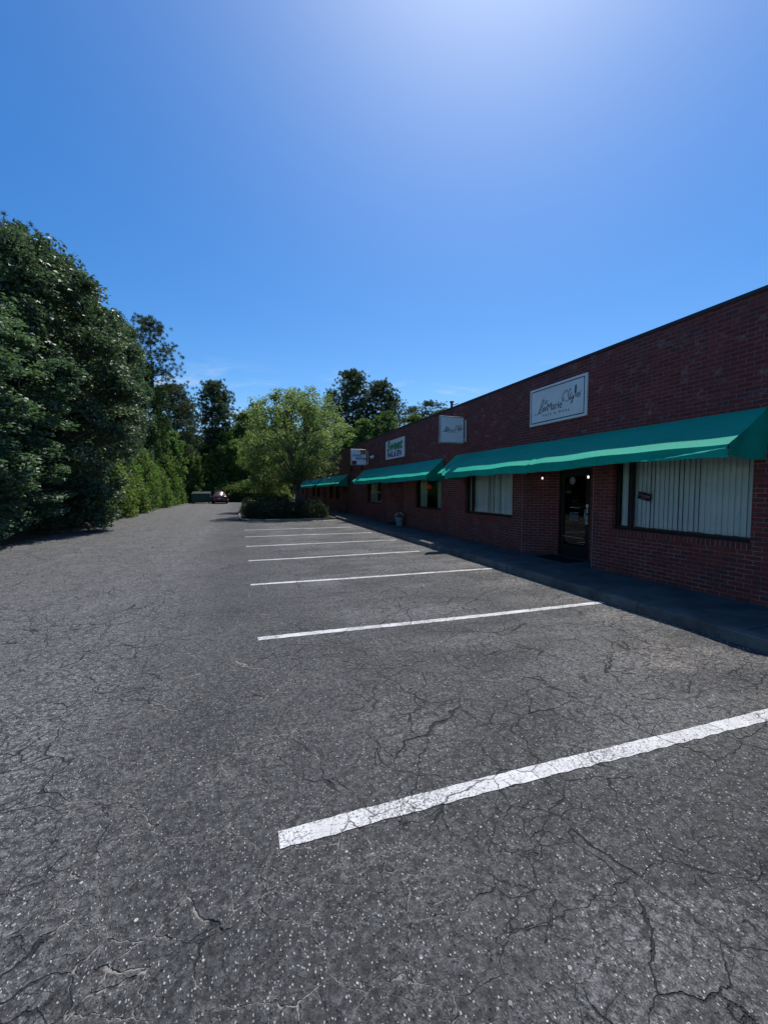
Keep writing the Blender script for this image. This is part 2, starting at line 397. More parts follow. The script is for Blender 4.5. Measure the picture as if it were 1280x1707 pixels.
def leaf_mat(name, dark, light, warm, trans=.3, rough=.42, spec=.45, tb=.55):
    m, nt, out = new_mat(name); N = NT(nt)
    at = N.n('ShaderNodeAttribute', attribute_name='tint'); t = at.outputs['Fac']
    oi = N.n('ShaderNodeObjectInfo').outputs['Random']
    c = N.mix(N.ramp(t, 0, 1, 0, 1, False), dark, light)
    c = N.mix(N.ramp(t, .86, 1.0, 0, .8), c, warm)
    hs = N.n('ShaderNodeHueSaturation'); N.l(c, hs.inputs['Color'])
    N.l(N.ramp(oi, 0, 1, .485, .515, False), hs.inputs['Hue']); N.l(N.ramp(oi, 0, 1, .82, 1.15, False), hs.inputs['Value'])
    c = hs.outputs[0]
    a = N.pbsdf(c, rough, spec)
    tr = N.n('ShaderNodeBsdfTranslucent')
    c2 = N.mix(1.0, c, (1.12, 1.25, tb), 'MULTIPLY'); N.l(c2, tr.inputs[0])
    mx = N.n('ShaderNodeMixShader'); mx.inputs[0].default_value = trans; N.l(a, mx.inputs[1]); N.l(tr.outputs[0], mx.inputs[2])
    N.l(mx.outputs[0], out.inputs[0]); return m

def bark_mat(name, a, b):
    m, nt, out = new_mat(name); N = NT(nt); p = N.objc()
    n = N.noise(N.vmul(p, (1, 1, .22)), 14.0, 5.0, .7)
    c = N.mix(N.ramp(n, .35, .65), a, b)
    N.l(N.pbsdf(c, .9, .2, 0, N.bump(n, .8, .03)), out.inputs[0]); return m

def concrete_mat(name, a, b, joints=0.0):
    m, nt, out = new_mat(name); N = NT(nt); p = N.pos()
    n = N.noise(p, 2.2, 6.0, .65); n2 = N.noise(p, 55.0, 3.0)
    c = N.mix(N.ramp(n, .32, .68), a, b)
    c = N.mix(N.math('MULTIPLY', N.ramp(n2, .5, .75), .4), c, tuple(x * .5 for x in a))
    c = N.mix(N.math('MULTIPLY', N.ramp(N.noise(p, 6.0, 5.0, .7), .56, .72), .5), c, tuple(x * .42 for x in a))
    h = N.math('ADD', N.math('MULTIPLY', n2, .5), n)
    if joints:
        sx = N.n('ShaderNodeSeparateXYZ'); N.l(p, sx.inputs[0])
        md = N.math('PINGPONG', sx.outputs[1], joints)
        j = N.ramp(md, .004, .012, 1, 0)
        c = N.mix(j, c, (.03, .03, .03)); h = N.math('SUBTRACT', h, N.math('MULTIPLY', j, 2))
    N.l(N.pbsdf(c, .85, .3, 0, N.bump(h, .5, .008)), out.inputs[0]); return m

def ground_mat():
    m, nt, out = new_mat('leaf_litter_soil'); N = NT(nt); p = N.pos()
    n = N.noise(p, 1.2, 5.0); n2 = N.noise(p, 26.0, 4.0, .7); v = N.voro(p, 22.0)
    s = N.n('ShaderNodeSeparateColor'); N.l(v.outputs['Color'], s.inputs[0])
    c = N.mix(N.ramp(n, .35, .65), (.045, .032, .020), (.085, .060, .036))
    c = N.mix(N.math('MULTIPLY', N.ramp(s.outputs[0], .45, .9), .7), c, (.16, .105, .055))
    c = N.mix(N.math('MULTIPLY', N.ramp(N.noise(p, .5, 4.0), .5, .62), .6), c, (.035, .06, .018))
    N.l(N.pbsdf(c, .95, .15, 0, N.bump(N.math('ADD', n2, v.outputs['Distance']), .9, .04)), out.inputs[0]); return m

def glass_mat(name, tint=(.75, .85, .82), refl=1.0):
    m, nt, out = new_mat(name); N = NT(nt)
    t = N.n('ShaderNodeBsdfTransparent'); t.inputs[0].default_value = (*tint, 1)
    g = N.n('ShaderNodeBsdfGlossy'); g.inputs['Roughness'].default_value = .015; g.inputs[0].default_value = (1, 1, 1, 1)
    lw = N.n('ShaderNodeFresnel'); lw.inputs['IOR'].default_value = 1.5
    p = N.objc(); N.l(N.bump(N.noise(p, 1.3, 2.0), .06, .02), g.inputs['Normal'])
    mx = N.n('ShaderNodeMixShader'); N.l(N.math('MULTIPLY', lw.outputs[0], refl), mx.inputs[0]); N.l(t.outputs[0], mx.inputs[1]); N.l(g.outputs[0], mx.inputs[2])
    N.l(mx.outputs[0], out.inputs[0]); return m

M = dict(
    asphalt=asphalt_mat(), paint=paint_mat(), brick=brick_mat('red_brick'), rowlock=brick_mat('rowlock_brick', True),
    canvas=fabric_mat(), soil=ground_mat(),
    walk=concrete_mat('sidewalk_concrete', (.060, .060, .060), (.112, .110, .107), 1.52),
    kerb=concrete_mat('kerb_concrete', (.062, .060, .057), (.14, .133, .125)),
    oldkerb=concrete_mat('old_kerb_concrete', (.20, .17, .13), (.40, .35, .28)),
    coping=simple('bronze_coping', (.035, .032, .036), .5, .5, .3),
    bronze=simple('bronze_aluminium', (.016, .014, .014), .42, .5, .4),
    roof=simple('roof_membrane', (.25, .25, .25), .9, .2),
    inside=simple('interior_wall', (.10, .09, .08), .9, .2),
    glass=glass_mat('window_glass', (.88, .93, .92)), darkglass=glass_mat('door_glass', (.32, .34, .34)),
    blind=simple('vinyl_blind', (.72, .74, .72), .6, .4, 0, .05, 3.0),
    curtain=simple('curtain_cloth', (.42, .47, .42), .9, .2, 0, .12, 5.0),
    signwhite=simple('sign_white', (.74, .74, .73), .5, .4, 0, .05, 2.0, dirt=((.45, .44, .42), .25)),
    signink=simple('sign_ink', (.018, .017, .018), .5, .4),
    signgreen=simple('sign_green', (.012, .235, .075), .5, .4),
    signnavy=simple('sign_navy', (.018, .020, .16), .5, .4),
    signblue=simple('sign_blue', (.03, .22, .42), .5, .4),
    signorange=simple('sign_orange_print', (.42, .13, .05), .5, .4, 0, .5, 14.0),
    signred=simple('sign_maroon', (.20, .012, .03), .5, .4, 0, .4, 10.0),
    pinkletter=simple('pale_pink_letter', (.55, .40, .42), .6, .3),
    metal=simple('galvanised_metal', (.45, .46, .47), .38, .5, .7),
    whitemetal=simple('white_metal', (.75, .75, .74), .35, .5),
    rubber=simple('black_rubber', (.015, .015, .016), .85, .3),
    dumpster=simple('green_painted_steel', (.012, .085, .065), .5, .5, 0, .25, 3.0, dirt=((.06, .035, .02), .5)),
    lid=simple('black_plastic_lid', (.05, .055, .055), .4, .5),
    carpaint=simple('dark_car_paint', (.060, .013, .016), .22, .6, .0, .1),
    carglass=simple('car_rear_glass', (.05, .052, .055), .30, 1.0, 0, .05),
    taillight=simple('tail_light_red', (.28, .01, .012), .2, .5),
    plate=simple('number_plate', (.62, .62, .62), .5, .4),
    chrome=simple('chrome', (.75, .75, .76), .12, .5, 1.0),
    pot=simple('glazed_pot', (.16, .23, .22), .4, .5, 0, .2, 7.0),
    petal=simple('pale_petals', (.55, .40, .36), .7, .3, 0, .3, 30.0),
    mat=simple('door_mat', (.020, .016, .016), .95, .1, 0, .3, 40.0, .6, 200.0),
    bulb=emit('lit_bulb', (1.0, .93, .8), 1.6), neon=emit('red_neon', (1.0, .035, .06), .13),
    bark=bark_mat('grey_bark', (.05, .042, .036), (.13, .115, .10)),
    pinebark=bark_mat('pine_bark', (.045, .030, .024), (.14, .095, .07)),
    palebark=bark_mat('smooth_bark', (.10, .08, .065), (.20, .165, .135)),
    leafA=leaf_mat('broad_leaf', (.048, .094, .056), (.128, .190, .104), (.16, .20, .11), .42, .50, .7, .7),
    leafE=leaf_mat('edge_leaf', (.070, .125, .036), (.165, .235, .078), (.23, .26, .09), .54, .5, .35),
    leafM=leaf_mat('mid_leaf', (.055, .108, .042), (.135, .205, .080), (.18, .22, .09), .50, .5, .35),
    leafC=leaf_mat('crape_leaf', (.125, .172, .072), (.265, .335, .145), (.30, .33, .15), .62, .5, .35, .68),
    leafS=leaf_mat('shrub_leaf', (.022, .040, .016), (.065, .090, .034), (.12, .12, .05), .2, .45, .4),
    leafB=leaf_mat('gold_shrub_leaf', (.055, .080, .025), (.14, .16, .06), (.22, .19, .09), .3, .45, .4),
    needle=leaf_mat('pine_needle', (.042, .066, .040), (.105, .135, .078), (.14, .13, .07), .36, .6, .3),
    deadleaf=leaf_mat('dead_leaf', (.10, .055, .025), (.22, .13, .06), (.30, .22, .12), .1, .8, .2),
)

# ------------------------------------------------------------------ THE SETTING
def sheet(name, x0, x1, y0, y1, z, mat):
    b = MB(); b.poly([(x0, y0, z), (x1, y0, z), (x1, y1, z), (x0, y1, z)]); return tag(b.build(name, mat), kind='structure')
sheet('ground', -400, 400, -300, 600, -.02, M['soil'])
lot = sheet('parking_lot', -6.95, 5.40, -16, 58.0, 0.0, M['asphalt'])

XF = 6.77                                                      # the facade
KX = 5.27                                                      # kerb face in front of the shops
b = MB(); b.box(KX + .16, XF + .9, -14, 24.1, -.05, .138); b.box(5.42, XF + .9, 24.1, 56, -.05, .138)
tag(b.build('sidewalk', M['walk']), kind='structure')
b = MB(); y = -14.0; k = 0
while y < 24.0:
    L = min(3.05, 24.2 - y); j = .008 * math.sin(k * 2.3)
    b.box(KX + j, KX + .158 + j * .3, y, y + L - .012, -.05, .142 + .003 * math.sin(k * 1.7), .018); y += L; k += 1
tag(b.build('kerb', M['kerb']), kind='structure')
# old broken kerb along the wood
b = MB(); y = 23.4; k = 0
while y < 57:
    L = 2.9 + .5 * math.sin(k * 1.9); j = .07 * math.sin(k * 1.3)
    b.box(-7.12 + j, -6.94 + j, y, y + L - .06 - .05 * (k % 3), -.1, .105 + .025 * math.sin(k * 2.7), .03); y += L; k += 1
tag(b.build('wood_kerb', M['oldkerb']), kind='structure')
# planting island between the two runs of bays
IS = [(.35, 23.6), (1.2, 23.2), (3.0, 23.3), (4.6, 23.6), (5.25, 24.0), (5.25, 36), (3.2, 36.6), (1.0, 36.4), (.15, 35.6), (.0, 30), (.0, 25.0)]
b = MB(); b.poly([(x, y, .09) for x, y in IS])
tag(b.build('island_soil', M['soil']), kind='structure')
b = MB()
for i in range(len(IS)):
    (x0, y0), (x1, y1) = IS[i], IS[(i + 1) % len(IS)]
    if i == 4: continue
    d = Vector((x1 - x0, y1 - y0)); n = Vector((d.y, -d.x)).normalized() * .13
    P = [(x0, y0), (x1, y1), (x1 + n.x, y1 + n.y), (x0 + n.x, y0 + n.y)]
    b.poly([(x, y, .085) for x, y in P][::-1]); b.poly([(P[2][0], P[2][1], .085), (P[3][0], P[3][1], .085), (P[3][0], P[3][1], -.03), (P[2][0], P[2][1], -.03)])
tag(b.build('island_kerb', M['oldkerb']), kind='structure')

# painted bay lines: parts of the lot
LINES = [(.15, 5.02, 2.03, -.011), (.16, 5.25, 4.95, -.021), (.14, 5.18, 7.85, -.022), (.15, 4.72, 10.52, .014), (.13, 5.02, 13.2, .004), (.12, 4.93, 15.84, -.015), (.12, 4.9, 18.42, -.012), (3.6, 5.0, 22.75, 0.0)]
for k, (x0, x1, yc, tilt) in enumerate(LINES):
    b = MB(); n = 90; P = []; w = .056 + .004 * math.sin(k * 3.1)
    for i in range(n + 1):
        x = x0 + (x1 - x0) * i / n; e0 = .0035 * math.sin(i * 2.1 + k) + random.uniform(-.004, .004); e1 = random.uniform(-.004, .004)
        yy = yc + .012 * math.sin(x * 1.3 + k) + tilt * (x - x0)
        P.append([(x, yy - w + e0, .004), (x, yy + w + e1, .004)])
    b.grid([[r[0], r[1]] for r in P], False)
    me = b.mesh('parking_line'); me.flip_normals(); link('parking_line', me, M['paint'], lot)

# ------------------------------------------------------------------ THE SHOP BUILDING
BY0, BY1, BZ, BX1 = -9.0, 53.0, 4.44, 21.0
root = empty('brick_building', (XF + .5, 12, 0), 'long low red brick row of shops with a flat parapet behind the sidewalk', 'building')
RW = .58; RI = .5
recess = [(6.58, 8.80), (16.98, 19.04), (26.63, 28.55), (34.2, 36.1), (44.3, 46.2), (-5.4, -3.2)]
wins = [(3.80, 6.11), (9.23, 11.69), (13.33, 15.70), (20.05, 22.60), (29.35, 30.75), (31.55, 33.0), (37.2, 38.7), (39.6, 41.3), (47.4, 49.0), (50.0, 51.6), (-2.4, -.1)]
WZ0, WZ1, RZ = .985, 2.42, 2.50
w = MB()
ys = sorted({BY0, BY1} | {v for r in recess + wins for v in r}); zs = [0.0, WZ0, WZ1, RZ, BZ]
def solid(yc, zc):
    for a, c in wins:
        if a < yc < c and WZ0 < zc < WZ1: return False
    for a, c in recess:
        if a < yc < c and zc < RZ: return False
    return True
for i in range(len(ys) - 1):
    for j in range(len(zs) - 1):
        y0, y1, z0, z1 = ys[i], ys[i+1], zs[j], zs[j+1]
        if solid((y0+y1)/2, (z0+z1)/2):
            w.poly([(XF, y0, z0), (XF, y0, z1), (XF, y1, z1), (XF, y1, z0)], [(y0, z0), (y0, z1), (y1, z1), (y1, z0)])
RD = .13
for a, c in wins:
    for yy, s in ((a, 1), (c, -1)):
        w.poly([(XF, yy, WZ0), (XF+RD, yy, WZ0), (XF+RD, yy, WZ1), (XF, yy, WZ1)], [(yy, WZ0), (yy+RD, WZ0), (yy+RD, WZ1), (yy, WZ1)])
    w.poly([(XF, a, WZ1), (XF+RD, a, WZ1), (XF+RD, c, WZ1), (XF, c, WZ1)], [(0, a), (RD, a), (RD, c), (0, c)])
    w.poly([(XF, a, WZ0), (XF, c, WZ0), (XF+RD, c, WZ0), (XF+RD, a, WZ0)], [(0, a), (0, c), (RD, c), (RD, a)])
DZ = 2.22
for a, c in recess:
    XB = XF + RW; ai, ci = a + RI, c - RI; L = math.hypot(RW, RI)
    w.poly([(XF, a, 0), (XB, ai, 0), (XB, ai, RZ), (XF, a, RZ)], [(a, 0), (a+L, 0), (a+L, RZ), (a, RZ)])
    w.poly([(XF, c, 0), (XF, c, RZ), (XB, ci, RZ), (XB, ci, 0)], [(c, 0), (c, RZ), (c-L, RZ), (c-L, 0)])
    d0, d1 = (ai+ci)/2 - .48, (ai+ci)/2 + .48
    for y0, y1, z0, z1 in ((ai, d0, 0, RZ), (d1, ci, 0, RZ), (d0, d1, DZ, RZ)):
        w.poly([(XB, y0, z0), (XB, y0, z1), (XB, y1, z1), (XB, y1, z0)], [(y0, z0), (y0, z1), (y1, z1), (y1, z0)])
    w.poly([(XF, a, RZ), (XB, ai, RZ), (XB, ci, RZ), (XF, c, RZ)])
# gable ends, back, parapet back
w.poly([(XF, BY0, 0), (BX1, BY0, 0), (BX1, BY0, BZ), (XF, BY0, BZ)], [(XF, 0), (BX1, 0), (BX1, BZ), (XF, BZ)])
w.poly([(XF, BY1, 0), (XF, BY1, BZ), (BX1, BY1, BZ), (BX1, BY1, 0)], [(XF, 0), (XF, BZ), (BX1, BZ), (BX1, 0)])
w.poly([(BX1, BY0, 0), (BX1, BY1, 0), (BX1, BY1, BZ), (BX1, BY0, BZ)], [(BY0, 0), (BY1, 0), (BY1, BZ), (BY0, BZ)])
w.poly([(XF+.3, BY0, 3.7), (XF+.3, BY1, 3.7), (XF+.3, BY1, BZ), (XF+.3, BY0, BZ)], [(BY0, 3.7), (BY1, 3.7), (BY1, BZ), (BY0, BZ)])
w.build('wall', M['brick'], root)
b = MB(); y = BY0 - .03
while y < BY1:
    L = min(3.66, BY1 + .03 - y); b.box(XF - .022, XF + .33, y, y + L - .004, BZ, BZ + .055); y += L
b.build('coping', M['coping'], root)
b = MB(); b.poly([(XF+.3, BY0, 3.72), (BX1, BY0, 3.72), (BX1, BY1, 3.72), (XF+.3, BY1, 3.72)]); b.build('roof', M['roof'], root)
b = MB(); b.poly([(9.6, BY0+.1, .0), (9.6, BY1-.1, .0), (9.6, BY1-.1, 3.7), (9.6, BY0+.1, 3.7)])
for yy in (2.6, 12.5, 24.6, 33.6, 42.5):
    b.poly([(XF+.14, yy, 0), (9.6, yy, 0), (9.6, yy, 3.7), (XF+.14, yy, 3.7)])
b.build('partition', M['inside'], root)

MJ = simple('mortar_joint', (.26, .20, .185), .9, .2)
for a, c in recess:
    for yy, s in ((a, -1), (c, 1)):
        b = MB(); y0, y1 = sorted((yy + s*.002, yy + s*.016)); b.box(XF - .0035, XF + .004, y0, y1, .141, RZ); b.build('corner_joint', MJ, root)
WIN = []
for i, (a, c) in enumerate(wins):
    f = MB(); x0, x1 = XF + .085, XF + .145; t = .05
    f.box(x0, x1, a, a+t, WZ0, WZ1); f.box(x0, x1, c-t, c, WZ0, WZ1)
    f.box(x0+.001, x1-.001, a+t, c-t, WZ0, WZ0+t+.01); f.box(x0+.001, x1-.001, a+t, c-t, WZ1-t, WZ1)
    if i in (0, 1): f.box(x0+.004, x1-.004, c-t-.30, c-t-.215, WZ0+t+.01, WZ1-t)
    o = f.build('window', M['bronze'], root); WIN.append(o)
    g = MB(); xg = XF + .115
    g.poly([(xg, a+t, WZ0+t), (xg, a+t, WZ1-t), (xg, c-t, WZ1-t), (xg, c-t, WZ0+t)]); g.build('pane', M['glass'], o)
    s = MB(); pts = [(XF-.012, a-.03, WZ0-.105), (XF-.012, c+.03, WZ0-.105), (XF-.012, c+.03, WZ0-.008), (XF-.012, a-.03, WZ0-.008)]
    s.poly([pts[0], pts[3], pts[2], pts[1]], [(pts[0][1], .01), (pts[3][1], .11), (pts[2][1], .11), (pts[1][1], .01)])
    s.poly([(XF-.012, a-.03, WZ0-.008), (XF+.084, a-.03, WZ0+.003), (XF+.084, c+.03, WZ0+.003), (XF-.012, c+.03, WZ0-.008)], [(a, .02), (a, .11), (c, .11), (c, .02)])
    s.poly([(XF-.012, a-.03, WZ0-.105), (XF-.012, c+.03, WZ0-.105), (XF, c+.03, WZ0-.105), (XF, a-.03, WZ0-.105)])
    for yy in (a-.03, c+.03): s.poly([(XF-.012, yy, WZ0-.105), (XF, yy, WZ0-.105), (XF, yy, WZ0-.006), (XF-.012, yy, WZ0-.008)])
    s.build('sill', M['rowlock'], o)
XB = XF + RW
for i, (a, c) in enumerate(recess):
    m = (a + c) / 2; d0, d1 = m - .478, m + .478; x0, x1 = XB + .02, XB + .065
    f = MB(); f.box(XB+.005, XB+.10, d0, d0+.045, .14, DZ-.002); f.box(XB+.005, XB+.10, d1-.045, d1, .14, DZ-.002); f.box(XB+.006, XB+.10, d0+.045, d1-.045, DZ-.05, DZ-.002)
    for y0, y1, z0, z1 in ((d0+.05, d0+.15, .15, DZ-.055), (d1-.15, d1-.05, .15, DZ-.055), (d0+.15, d1-.15, .15, .42), (d0+.15, d1-.15, DZ-.18, DZ-.055)):
        f.box(x0, x1, y0, y1, z0, z1)
    dr = f.build('door', M['bronze'], root)
    g = MB(); g.poly([(XB+.04, d0+.15, .42), (XB+.04, d0+.15, DZ-.18), (XB+.04, d1-.15, DZ-.18), (XB+.04, d1-.15, .42)]); g.build('pane', M['darkglass'], dr)
    h = MB(); yh = d0 + .10
    h.tube([(XB+.02, yh, 1.02), (XB-.045, yh, 1.02), (XB-.045, yh, 1.30), (XB+.02, yh, 1.30)], .012, 8)
    h.box(XB+.008, XB+.0195, yh-.035, yh+.035, .95, 1.16)
    h.build('handle', M['metal'], dr)
    bar = MB()
    bar.box(XB-.012, XB+.018, d0+.16, d1-.155, .615, .632, .004); bar.box(XB-.002, XB+.018, d0+.16, d1-.30, .475, .485, .003)
    bar.build('thin_bars', M['metal'], dr)  # two thin metal bars across the lower door glass
    if i == 0:
        plt = MB(); plt.box(XB+.0085, XB+.0195, d0+.062, d0+.135, 1.33, 1.40, .003); plt.box(XB+.009, XB+.0195, d0+.075, d0+.12, 1.20, 1.315, .003); plt.build('lock_plate', M['whitemetal'], dr)
        st = MB(); n = 24; yc, zc = m + .10, 1.94; R0 = .085
        for k in range(n):
            a0, a1 = 2*math.pi*k/n, 2*math.pi*(k+1)/n
            for r0, r1 in ((.0, .045), (.056, R0)):
                st.poly([(XB+.035, yc+r1*math.cos(a0), zc+r1*math.sin(a0)), (XB+.035, yc+r0*math.cos(a0), zc+r0*math.sin(a0)), (XB+.035, yc+r0*math.cos(a1), zc+r0*math.sin(a1)), (XB+.035, yc+r1*math.cos(a1), zc+r1*math.sin(a1))][:4])
        st.build('round_sticker', simple('grey_sticker', (.33, .34, .38), .5, .3), dr)
        le = MB(); rnd = random.Random(4)
        def ml(u, v): return (XB + .035, m - u, v)
        u = -.16
        while u < .14:
            wd = rnd.uniform(.015, .035); le.poly([ml(u, 1.30), ml(u+wd, 1.30), ml(u+wd, 1.325), ml(u, 1.325)]); u += wd + rnd.uniform(.006, .02)
        for r in range(7):
            zz = 1.19 - r * .03; u = -.15
            while u < .10:
                wd = rnd.uniform(.012, .04); le.poly([ml(u, zz), ml(u+wd, zz), ml(u+wd, zz+.014), ml(u, zz+.014)]); u += wd + rnd.uniform(.008, .03)
        le.build('small_lettering', simple('door_vinyl', (.30, .31, .35), .5, .3), dr)

# ------------------------------------------------------------------ AWNINGS
def awning(label, yw0, yw1, yf0, yf1, zw, zf0, zf1, xf, val, seams=(), flap=True, fold=False, seed=1):
    r_ = random.Random(seed); ph = [r_.uniform(0, 6.28) for _ in range(8)]
    rt = empty('awning', (XF - .4, (yw0 + yw1) / 2, zf0 - val), label, 'awning', 'green awnings along the shop front')
    ny = int((yw1 - yw0) / .09); nt = 14; xw = XF - .012
    def frontz(s): return zf0 + (zf1 - zf0) * s
    def P(s, t):
        y = (yw0 + (yw1 - yw0) * s) * (1 - t) + (yf0 + (yf1 - yf0) * s) * t
        z = zw * (1 - t) + frontz(s) * t; x = xw * (1 - t) + xf * t
        sag = .018 * math.sin(math.pi * t) * (1 + .5 * math.sin(s * 11 + ph[0])) + .006 * math.sin(s * 37 + t * 4 + ph[1]) * t
        z -= sag
        for q in seams:
            z += .022 * math.exp(-((s - q) * (yw1 - yw0) / .05) ** 2) - .02 * math.exp(-((s - q) * (yw1 - yw0) / .22) ** 2)
        z += .008 * math.sin(s * (yw1 - yw0) * 2.2 + ph[4]) * t * t
        return (x, y, z)
    g = MB(); rows = [[P(i / ny, j / nt) for j in range(nt + 1)] for i in range(ny + 1)]
    g.grid(rows)
    # near end panel, valance depth included
    n2 = 14; side = []
    for j in range(n2 + 1):
        t = j / n2; top = P(0, t); zb = (zf0 - val) + .012 * math.sin(t * 5 + ph[2]) - .03 * (1 - t)
        col = []
        for q in range(7):
            u = q / 6; bul = .02 * math.sin(u * math.pi) * math.sin(t * 7 + ph[3])
            col.append((top[0], top[1] + bul - .002, top[2] + (zb - top[2]) * u))
        side.append(col)
    g.grid(side)
    # far end panel
    side = []
    for j in range(n2 + 1):
        t = j / n2; top = P(1, t); zb = (zf1 - val)
        side.append([(top[0], top[1] + .002, top[2] + (zb - top[2]) * q / 4) for q in range(5)])
    g.grid(side)
    if flap:                                                   # the loose hem of the cover standing out at the far end
        fl = []
        for j in range(nt + 1):
            t = j / nt; x, y, z = P(1, t); e = .10 + .40 * t
            fl.append([(x, y, z), (x, y + .05, z - .055 * t - .012), (x - .012 * t, y + .17, z - .05 * t), (x - .012*t, y + .22, z + .012 * t + .012), (x - .012*t, y + .22 + e * .55, z + .005 * t + .010), (x - .012*t, y + .225 + e * .56, z - .1 * t)])
        g.grid(fl, False)
    can = g.build('canopy', M['canvas'], rt)
    v = MB(); nv = 12; rows = []
    for i in range(ny + 1):
        s = i / ny; x, y, z = P(s, 1.0); col = []
        for q in range(nv + 1):
            u = q / nv
            ox = .020 * u * math.sin(y * 9 + ph[5] + 2 * math.sin(y * 2.3)) + .013 * u * math.sin(y * 31 + ph[6] + 3 * u)
            ox += .020 * math.sin(u * 5 + y * 17 + ph[7]) * u * max(0, math.sin(y * 1.9 + ph[0]))
            if fold:
                dd = y - yf0
                if dd < 1.25:
                    vc = .20 + .74 * (dd / 1.25) ** .75; st = min(1, max(0, (u - vc + .055) / .11)); st = st * st * (3 - 2 * st)
                    ox -= .085 * st * min(1, max(0, dd) / .14) * (1 - .55 * dd / 1.25)
            zb = val * (1 + .10 * math.sin(y * 1.4 + ph[3]) + .05 * math.sin(y * 5.3 + ph[1]))
            col.append((x + ox - .004, y, z - zb * u))
        rows.append(col)
    v.grid(rows); v.build('valance', M['canvas'], rt)
    f = MB()
    f.tube([(xf + .03, yf0 + .05, zf0 - .035), (xf + .03, yf1 - .05, zf1 - .035)], .014, 6)
    k = max(2, int((yw1 - yw0) / 1.5))
    for i in range(k + 1):
        s = .01 + .98 * i / k; a = P(s, .02); c = P(s, .97)
        f.tube([(a[0], a[1], a[2] - .05), (c[0], c[1], c[2] - .05)], .012, 6)
        f.tube([(xw + .005, a[1], zf0 - .05), (c[0], c[1], frontz(s) - .05)], .012, 6)
    f.build('frame', M['metal'], rt)
    return rt
awning('long green awning over the blind-hung salon window and the door, nearest the camera', 3.66, 11.95, 3.60, 11.36, 2.86, 2.335, 2.225, 5.89, .165, (.5,), True, True, 3)
awning('green awning under the nail sign, above the entrance with the flower pot', 13.15, 22.7, 12.72, 21.95, 2.82, 2.215, 2.165, 5.89, .165, (.38, .7), True, False, 8)
awning('green awning of the farther shops, seen beside the island tree', 26.75, 35.1, 26.0, 33.7, 2.72, 2.10, 2.06, 5.89, .165, (.58,), True, False, 11)
awning('farthest green awning, mostly hidden behind the island tree', 36.0, 46.5, 35.2, 45.2, 2.66, 2.06, 2.0, 5.89, .165, (.5,), True, False, 13)

# ------------------------------------------------------------------ BLINDS, CURTAINS, WINDOW SIGNS
def blinds(a, c, label, seed, gaps=()):
    rt = empty('vertical_blind', (XF + .2, (a+c)/2, WZ0), label, 'blind', 'vertical blinds in the salon windows'); r_ = random.Random(seed)
    b = MB(); y = a + .055; xb = XF + .20
    while y < c - .06:
        an = R(r_.choice((4, 6, 7, 9, 11, 20)) + r_.uniform(-4, 4)); hw = .0475; dz = r_.uniform(0, .012)
        cols = []
        for k in range(5):
            q = -1 + k / 2; bow = .006 * (1 - q*q)
            dx, dy = hw*q*math.sin(an), hw*q*math.cos(an)
            cols.append([(xb + dx - bow, y + dy, WZ0 + .055 + dz), (xb + dx - bow, y + dy, WZ1 - .07)])
        b.grid(cols); y += .082 + r_.uniform(-.003, .006)
    b.build('slats', M['blind'], rt)
    h = MB(); h.box(xb - .03, xb + .03, a + .05, c - .05, WZ1 - .07, WZ1 - .02); h.build('head_rail', M['whitemetal'], rt)
    w_ = MB(); w_.box(xb - .03, xb - .02, a+.05, c-.05, WZ0 + .012, WZ0 + .055); w_.build('bottom_rail', M['blind'], rt)
blinds(3.80, 6.11, 'off-white vertical blind in the wide window with the tilted closed sign', 2)
blinds(9.23, 11.69, 'off-white vertical blind in the narrower-looking window left of the glass door', 5)
def curtain(y0, y1, x, label, zlo=WZ0 + .03, seed=1):
    r_ = random.Random(seed); ph = r_.uniform(0, 6); n = int((y1 - y0) / .012)
    rows = [[(x + .022 * math.sin(i * .012 * 52 + ph + .3*math.sin(j)) , y0 + i * .012, zlo + (WZ1 - .03 - zlo) * j / 8) for j in range(9)] for i in range(n + 1)]
    b = MB(); b.grid(rows); o = b.build('curtain', M['curtain'], None)
    return tag(o, label, 'curtain', 'curtains in the nail shop windows')
curtain(13.40, 14.05, XF + .24, 'pale curtain drawn to the near side of the window with the red sign', seed=3)
curtain(15.05, 15.62, XF + .24, 'pale curtain drawn to the far side of the window with the red sign', seed=4)
curtain(21.2, 22.5, XF + .24, 'pale curtain in the window left of the nail shop entrance', seed=6)

# closed sign hanging inside the wide window
sx_, sy_, sz_ = XF + .135, 5.56, 1.615
cs = empty('closed_sign', (sx_, sy_, sz_), 'small dark maroon closed sign hanging tilted in front of the white blind', 'sign')
an = R(-13)
def mcs(u, v, w=0.0): return (sx_ + w, sy_ - (u*math.cos(an) - v*math.sin(an)), sz_ + u*math.sin(an) + v*math.cos(an))
b = MB(); hw, hh = .122, .066
fr = [mcs(-hw,-hh), mcs(hw,-hh), mcs(hw,hh), mcs(-hw,hh)]; bk = [mcs(-hw,-hh,.008), mcs(hw,-hh,.008), mcs(hw,hh,.008), mcs(-hw,hh,.008)]
b.poly(fr); b.poly(bk[::-1])
for i in range(4): b.poly([fr[i], fr[(i+1)%4], bk[(i+1)%4], bk[i]])
b.build('board', simple('maroon_board', (.055, .012, .018), .5, .4), cs)
b = MB(); put_text(b, lambda u, v: mcs(u, v, -.002), 'Closed', .075, 0, .014, shear=.25); put_text(b, lambda u, v: mcs(u, v, -.002), 'see you', .03, .02, -.036, shear=.25) if False else None
put_stroke(b, lambda u, v: mcs(u, v, -.002), [(-.05, -.034), (-.02, -.030), (.01, -.036), (.05, -.032)], .007)
b.build('lettering', M['pinkletter'], cs)
b = MB()
for u in (-.08, .08): b.tube([mcs(u, hh, .004), (sx_ + .004, sy_ - u*.2, sz_ + .20)], .0015, 4)
b.build('hanging_cord', M['metal'], cs)
